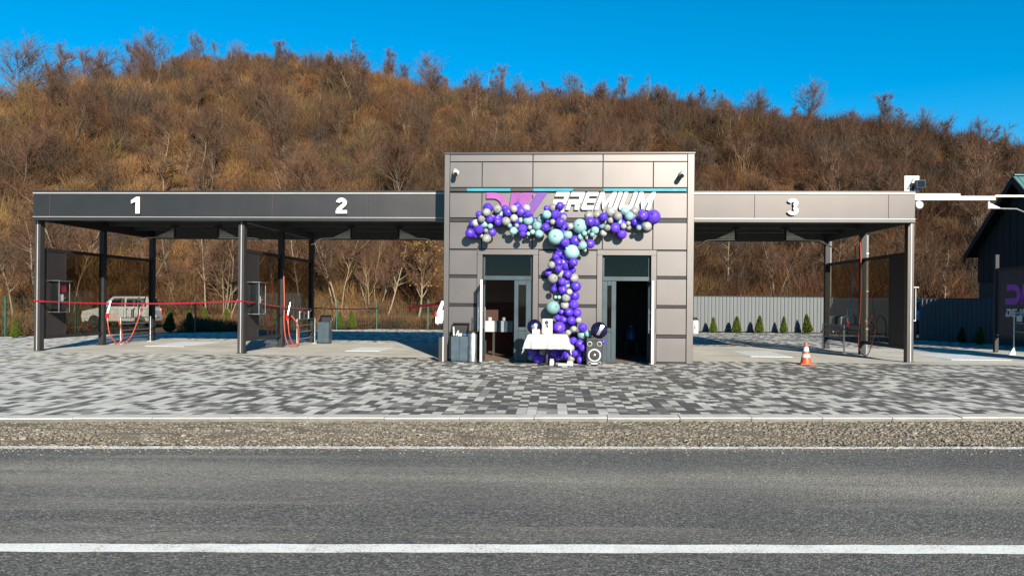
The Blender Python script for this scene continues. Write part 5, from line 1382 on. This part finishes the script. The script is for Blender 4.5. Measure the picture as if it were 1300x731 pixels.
# banner wall of the open bay beyond
def banner():
    xp, yp = on_g(1264, 447.3, 0); u, v = g2f(xp, yp)
    t = thing('banner_wall', 'shaded steel frame with dark banner, violet logo and DE-WASH lettering, right edge', 'banner', (u, v, 0))
    for dv in (0, -3.2, -6.4): MB().box(u-.06, u+.06, v+dv-.06, v+dv+.06, .004, 3.3).part('post', M['panel'], t, .005)
    MB().box(u-.03, u+.03, v-6.34, v-.06, 2.76, 2.84).box(u-.03, u+.03, v-6.34, v-3.26, .50, .58).box(u-.03, u+.03, v-3.14, v-.06, .50, .58).part('rail', M['panel'], t)
    bn = MB().box(u-.012, u+.012, v-3.13, v-.07, .6, 2.75).box(u-.012, u+.012, v-6.33, v-3.27, .6, 2.75).part('banner_sheet', M['banner'], t)
    x0 = u-.0135
    # lettering reads from far to near, seen from the left
    def tx(s): return (v-.62-s)
    def put(poly, mt, nm):
        MB().prism([(tx(p), z) for p, z in poly], u-.02, u-.0125, 'yz').part(nm, M[mt], bn)
    za, zb, wd = 1.62, 2.28, .20
    l, r = stroke([(.0, zb-wd/2), (.35, zb-wd/2)]+arc(.38, (za+zb)/2, .24, (zb-za)/2-wd/2, 80, -80, 12)+[(.35, za+wd/2), (-.08, za+wd/2)], wd)
    put(l+r[::-1], 'purpledark', 'logo')
    for q, dx in ((.82, -.1), (1.05, -.34), (1.42, -.36)): put([(q, zb), (q+.2, zb), (q+.2+dx, za), (q+dx, za)], 'purpledark', 'logo')
    x = -.06; h = .26; zb2 = 1.22; k = .30
    for c in 'DE-WASH':
        w_, polys = glyph(c)
        for pl in polys: put([(x+p[0]*h*.82+p[1]*h*.25, zb2+p[1]*h) for p in pl], 'greyprint', 'lettering')
        x += (w_+.18)*h*.82
    # rack in front
    xr, yr = on_g(1287, 450.5, 0); u2, v2 = g2f(xr, yr)
    t2 = thing('display_rack', 'low steel tube rack standing before the dark banner', 'rack', (u2, v2, 0))
    for dv in (0, -1.5): MB().tube([(u2, v2+dv, .02), (u2, v2+dv, 1.35)], .022, 8).part('upright', M['steel'], t2, smooth=True)
    g = MB()
    for z in (.75, 1.02, 1.33): g.tube([(u2, v2, z), (u2, v2-1.5, z)], .016, 8)
    g.part('rung', M['steel'], t2, smooth=True)
    MB().prism([(u2-.16, .004), (u2+.06, .004), (u2, .28)], v2-.02, v2+.02).part('foot_bracket', M['white'], t2)
    MB().box(u2-.012, u2+.012, v2-.40, v2-.15, 1.08, 1.27).part('plate', M['greyprint'], t2)
banner()
# overhead beam, bracket lamp, floodlights, number 4
VBm = 3.4
def P3(px, py, v): u, z = on_v(px, py, v); return u, z
u0, zt_ = P3(1163, 246.3, VBm); u1, _ = P3(1217, 250, VBm); u2, _ = P3(1262, 252, VBm); _, zb_ = P3(1190, 254.6, VBm)
t = thing('overhead_beam', 'white overhead beam running right from the canopy corner', 'beam', (u0, VBm, zt_))
MB().box(RE-.0, u1, VBm-.1, VBm+.1, zb_, zt_).part('girder', M['white'], t, .004)
MB().box(u1+.002, u2, VBm-.08, VBm+.08, zb_+.0, zt_-.07).part('splice', M['white'], t, .004)
MB().box(u2+.002, u2+7.5, VBm-.06, VBm+.06, zb_+.10, zb_+.16).part('rail', M['white'], t)
MB().box(u2+7.5, u2+7.7, VBm-.1, VBm+.1, .004, zt_).part('column', M['white'], t)
ua, za = P3(1255, 261, VBm)
t = thing('boom_arm', 'grey boom arm with triangular bracket under the white overhead beam', 'boom arm', (ua, VBm, zb_), 'ceiling boom arms')
MB().tube([(ua, VBm, zb_+.0), (ua, VBm, za-.1)], .03, 8).part('swivel', M['white'], t, smooth=True)
MB().prism([(ua+.03, za+.08), (ua+.34, za-.07), (ua+.03, za-.07)], VBm-.01, VBm+.01).part('gusset', M['steel'], t)
MB().tube([(ua, VBm, za-.085), (ua+.8, VBm, za-.10), (ua+1.0, VBm, za-.18), (ua+2.2, VBm, za-.5)], .022, 8).part('pipe', M['steel'], t, smooth=True)
v4 = VF+.2; a, z_ = P3(1147.5, 241, v4); b, zt4 = P3(1166.5, 223.5, v4)
t = thing('number_board', 'square white board with black figure 4 on the right canopy roof', 'number sign', ((a+b)/2, v4, ZC1))
MB().box(a, b, v4-.03, v4+.03, ZC1+.002, zt4).part('board', M['white'], t, .004)
m = (a+b)/2; h = zt4-ZC1
d = MB(); f = lambda x, z: (m+x*h, ZC1+z*h)
d.prism([f(-.36,.10), f(.06,.86), f(.12,.82), f(-.24,.16)], v4-.036, v4-.0305).prism([f(-.20,.155), f(-.24,.23), f(.02,.23), f(.02,.155)], v4-.0364, v4-.0305).prism([f(.02,.05), f(.02,.42), f(.12,.42), f(.12,.05)], v4-.0368, v4-.0305)
d.part('figure', M['black'], t)
t = thing('floodlight', 'black floodlight in front of the white number board on the canopy corner', 'floodlight', (b, v4-.2, ZC1))
MB().box(b-.18, b+.06, v4-.26, v4-.12, ZC1+.08, ZC1+.30).part('lamp_body', M['black'], t, .01); MB().box(b-.16, b+.04, v4-.268, v4-.2605, ZC1+.10, ZC1+.28).part('lens', M['carglass'], t)
MB().tube([(b-.06, v4-.18, ZC1+.001), (b-.06, v4-.18, ZC1+.08)], .02, 8).part('stand', M['black'], t)
ul, zl = P3(1168.5, 260, VF+.1)
t = thing('floodlight', 'round white lamp on the end of the right canopy below the overhead beam', 'floodlight', (RE, VF+.1, zl), 'lamps on the canopy end')
MB().tube([(RE+.001, VF+.2, zl), (RE+.08, VF+.2, zl)], .03, 8).part('arm', M['white'], t, smooth=True)
MB().lathe([(.03,-.09),(.10,-.07),(.125,0),(.10,.07),(.03,.09)], (RE+.17, VF+.18, zl), 18, 'y').part('lamp_head', M['white'], t, smooth=True)
# pale mast and pipe behind the right partition
xx, yy = (1053-HX)/F*43.5, 43.5
t = thing('mast', 'pale slim mast rising behind the grey fence, seen by the right end partition', 'mast', (xx, yy, 0), frame='W')
MB().tube([(xx, yy, -.1), (xx, yy, 6.2)], [.11,.09], 12).part('pole', M['pipegrey'], t, smooth=True); MB().box(xx-.2, xx+.2, yy-.2, yy+.2, -.1, .05).part('base_plate', M['galv'], t)
VPp = VM+.28; u = U(1098.5, VPp, 320)
t = thing('water_pipe', 'white vertical pipe on the middle post of the right end partition', 'pipe', (u, VPp, 0))
MB().tube([(u, VPp, .004), (u, VPp, ZC0-.01)], .10, 12).part('pipe_run', M['pipegrey'], t, smooth=True)
cl_ = MB()
for z in (.8, 2.0, 3.2): cl_.lathe([(.103,-.02),(.11,-.02),(.11,.02),(.103,.02)], (u, VPp, z), 14)
cl_.part('clamp', M['galv'], t)

t = thing('shade_block', 'unseen brown block with teal roof, added beside the yard to shade the right fence', 'building', (20, 21, 0), frame='W')  # out-of-view block added to cast shade on the right fence
MB().box(19.8, 32, 18, 24, -.1, 5.6).part('wall', M['wallbrown'], t)
MB().prism([(17.6, 5.605), (24.4, 5.605), (21, 7.4)], 19.5, 32.3, 'yz').part('roof', M['tealroof'], t)
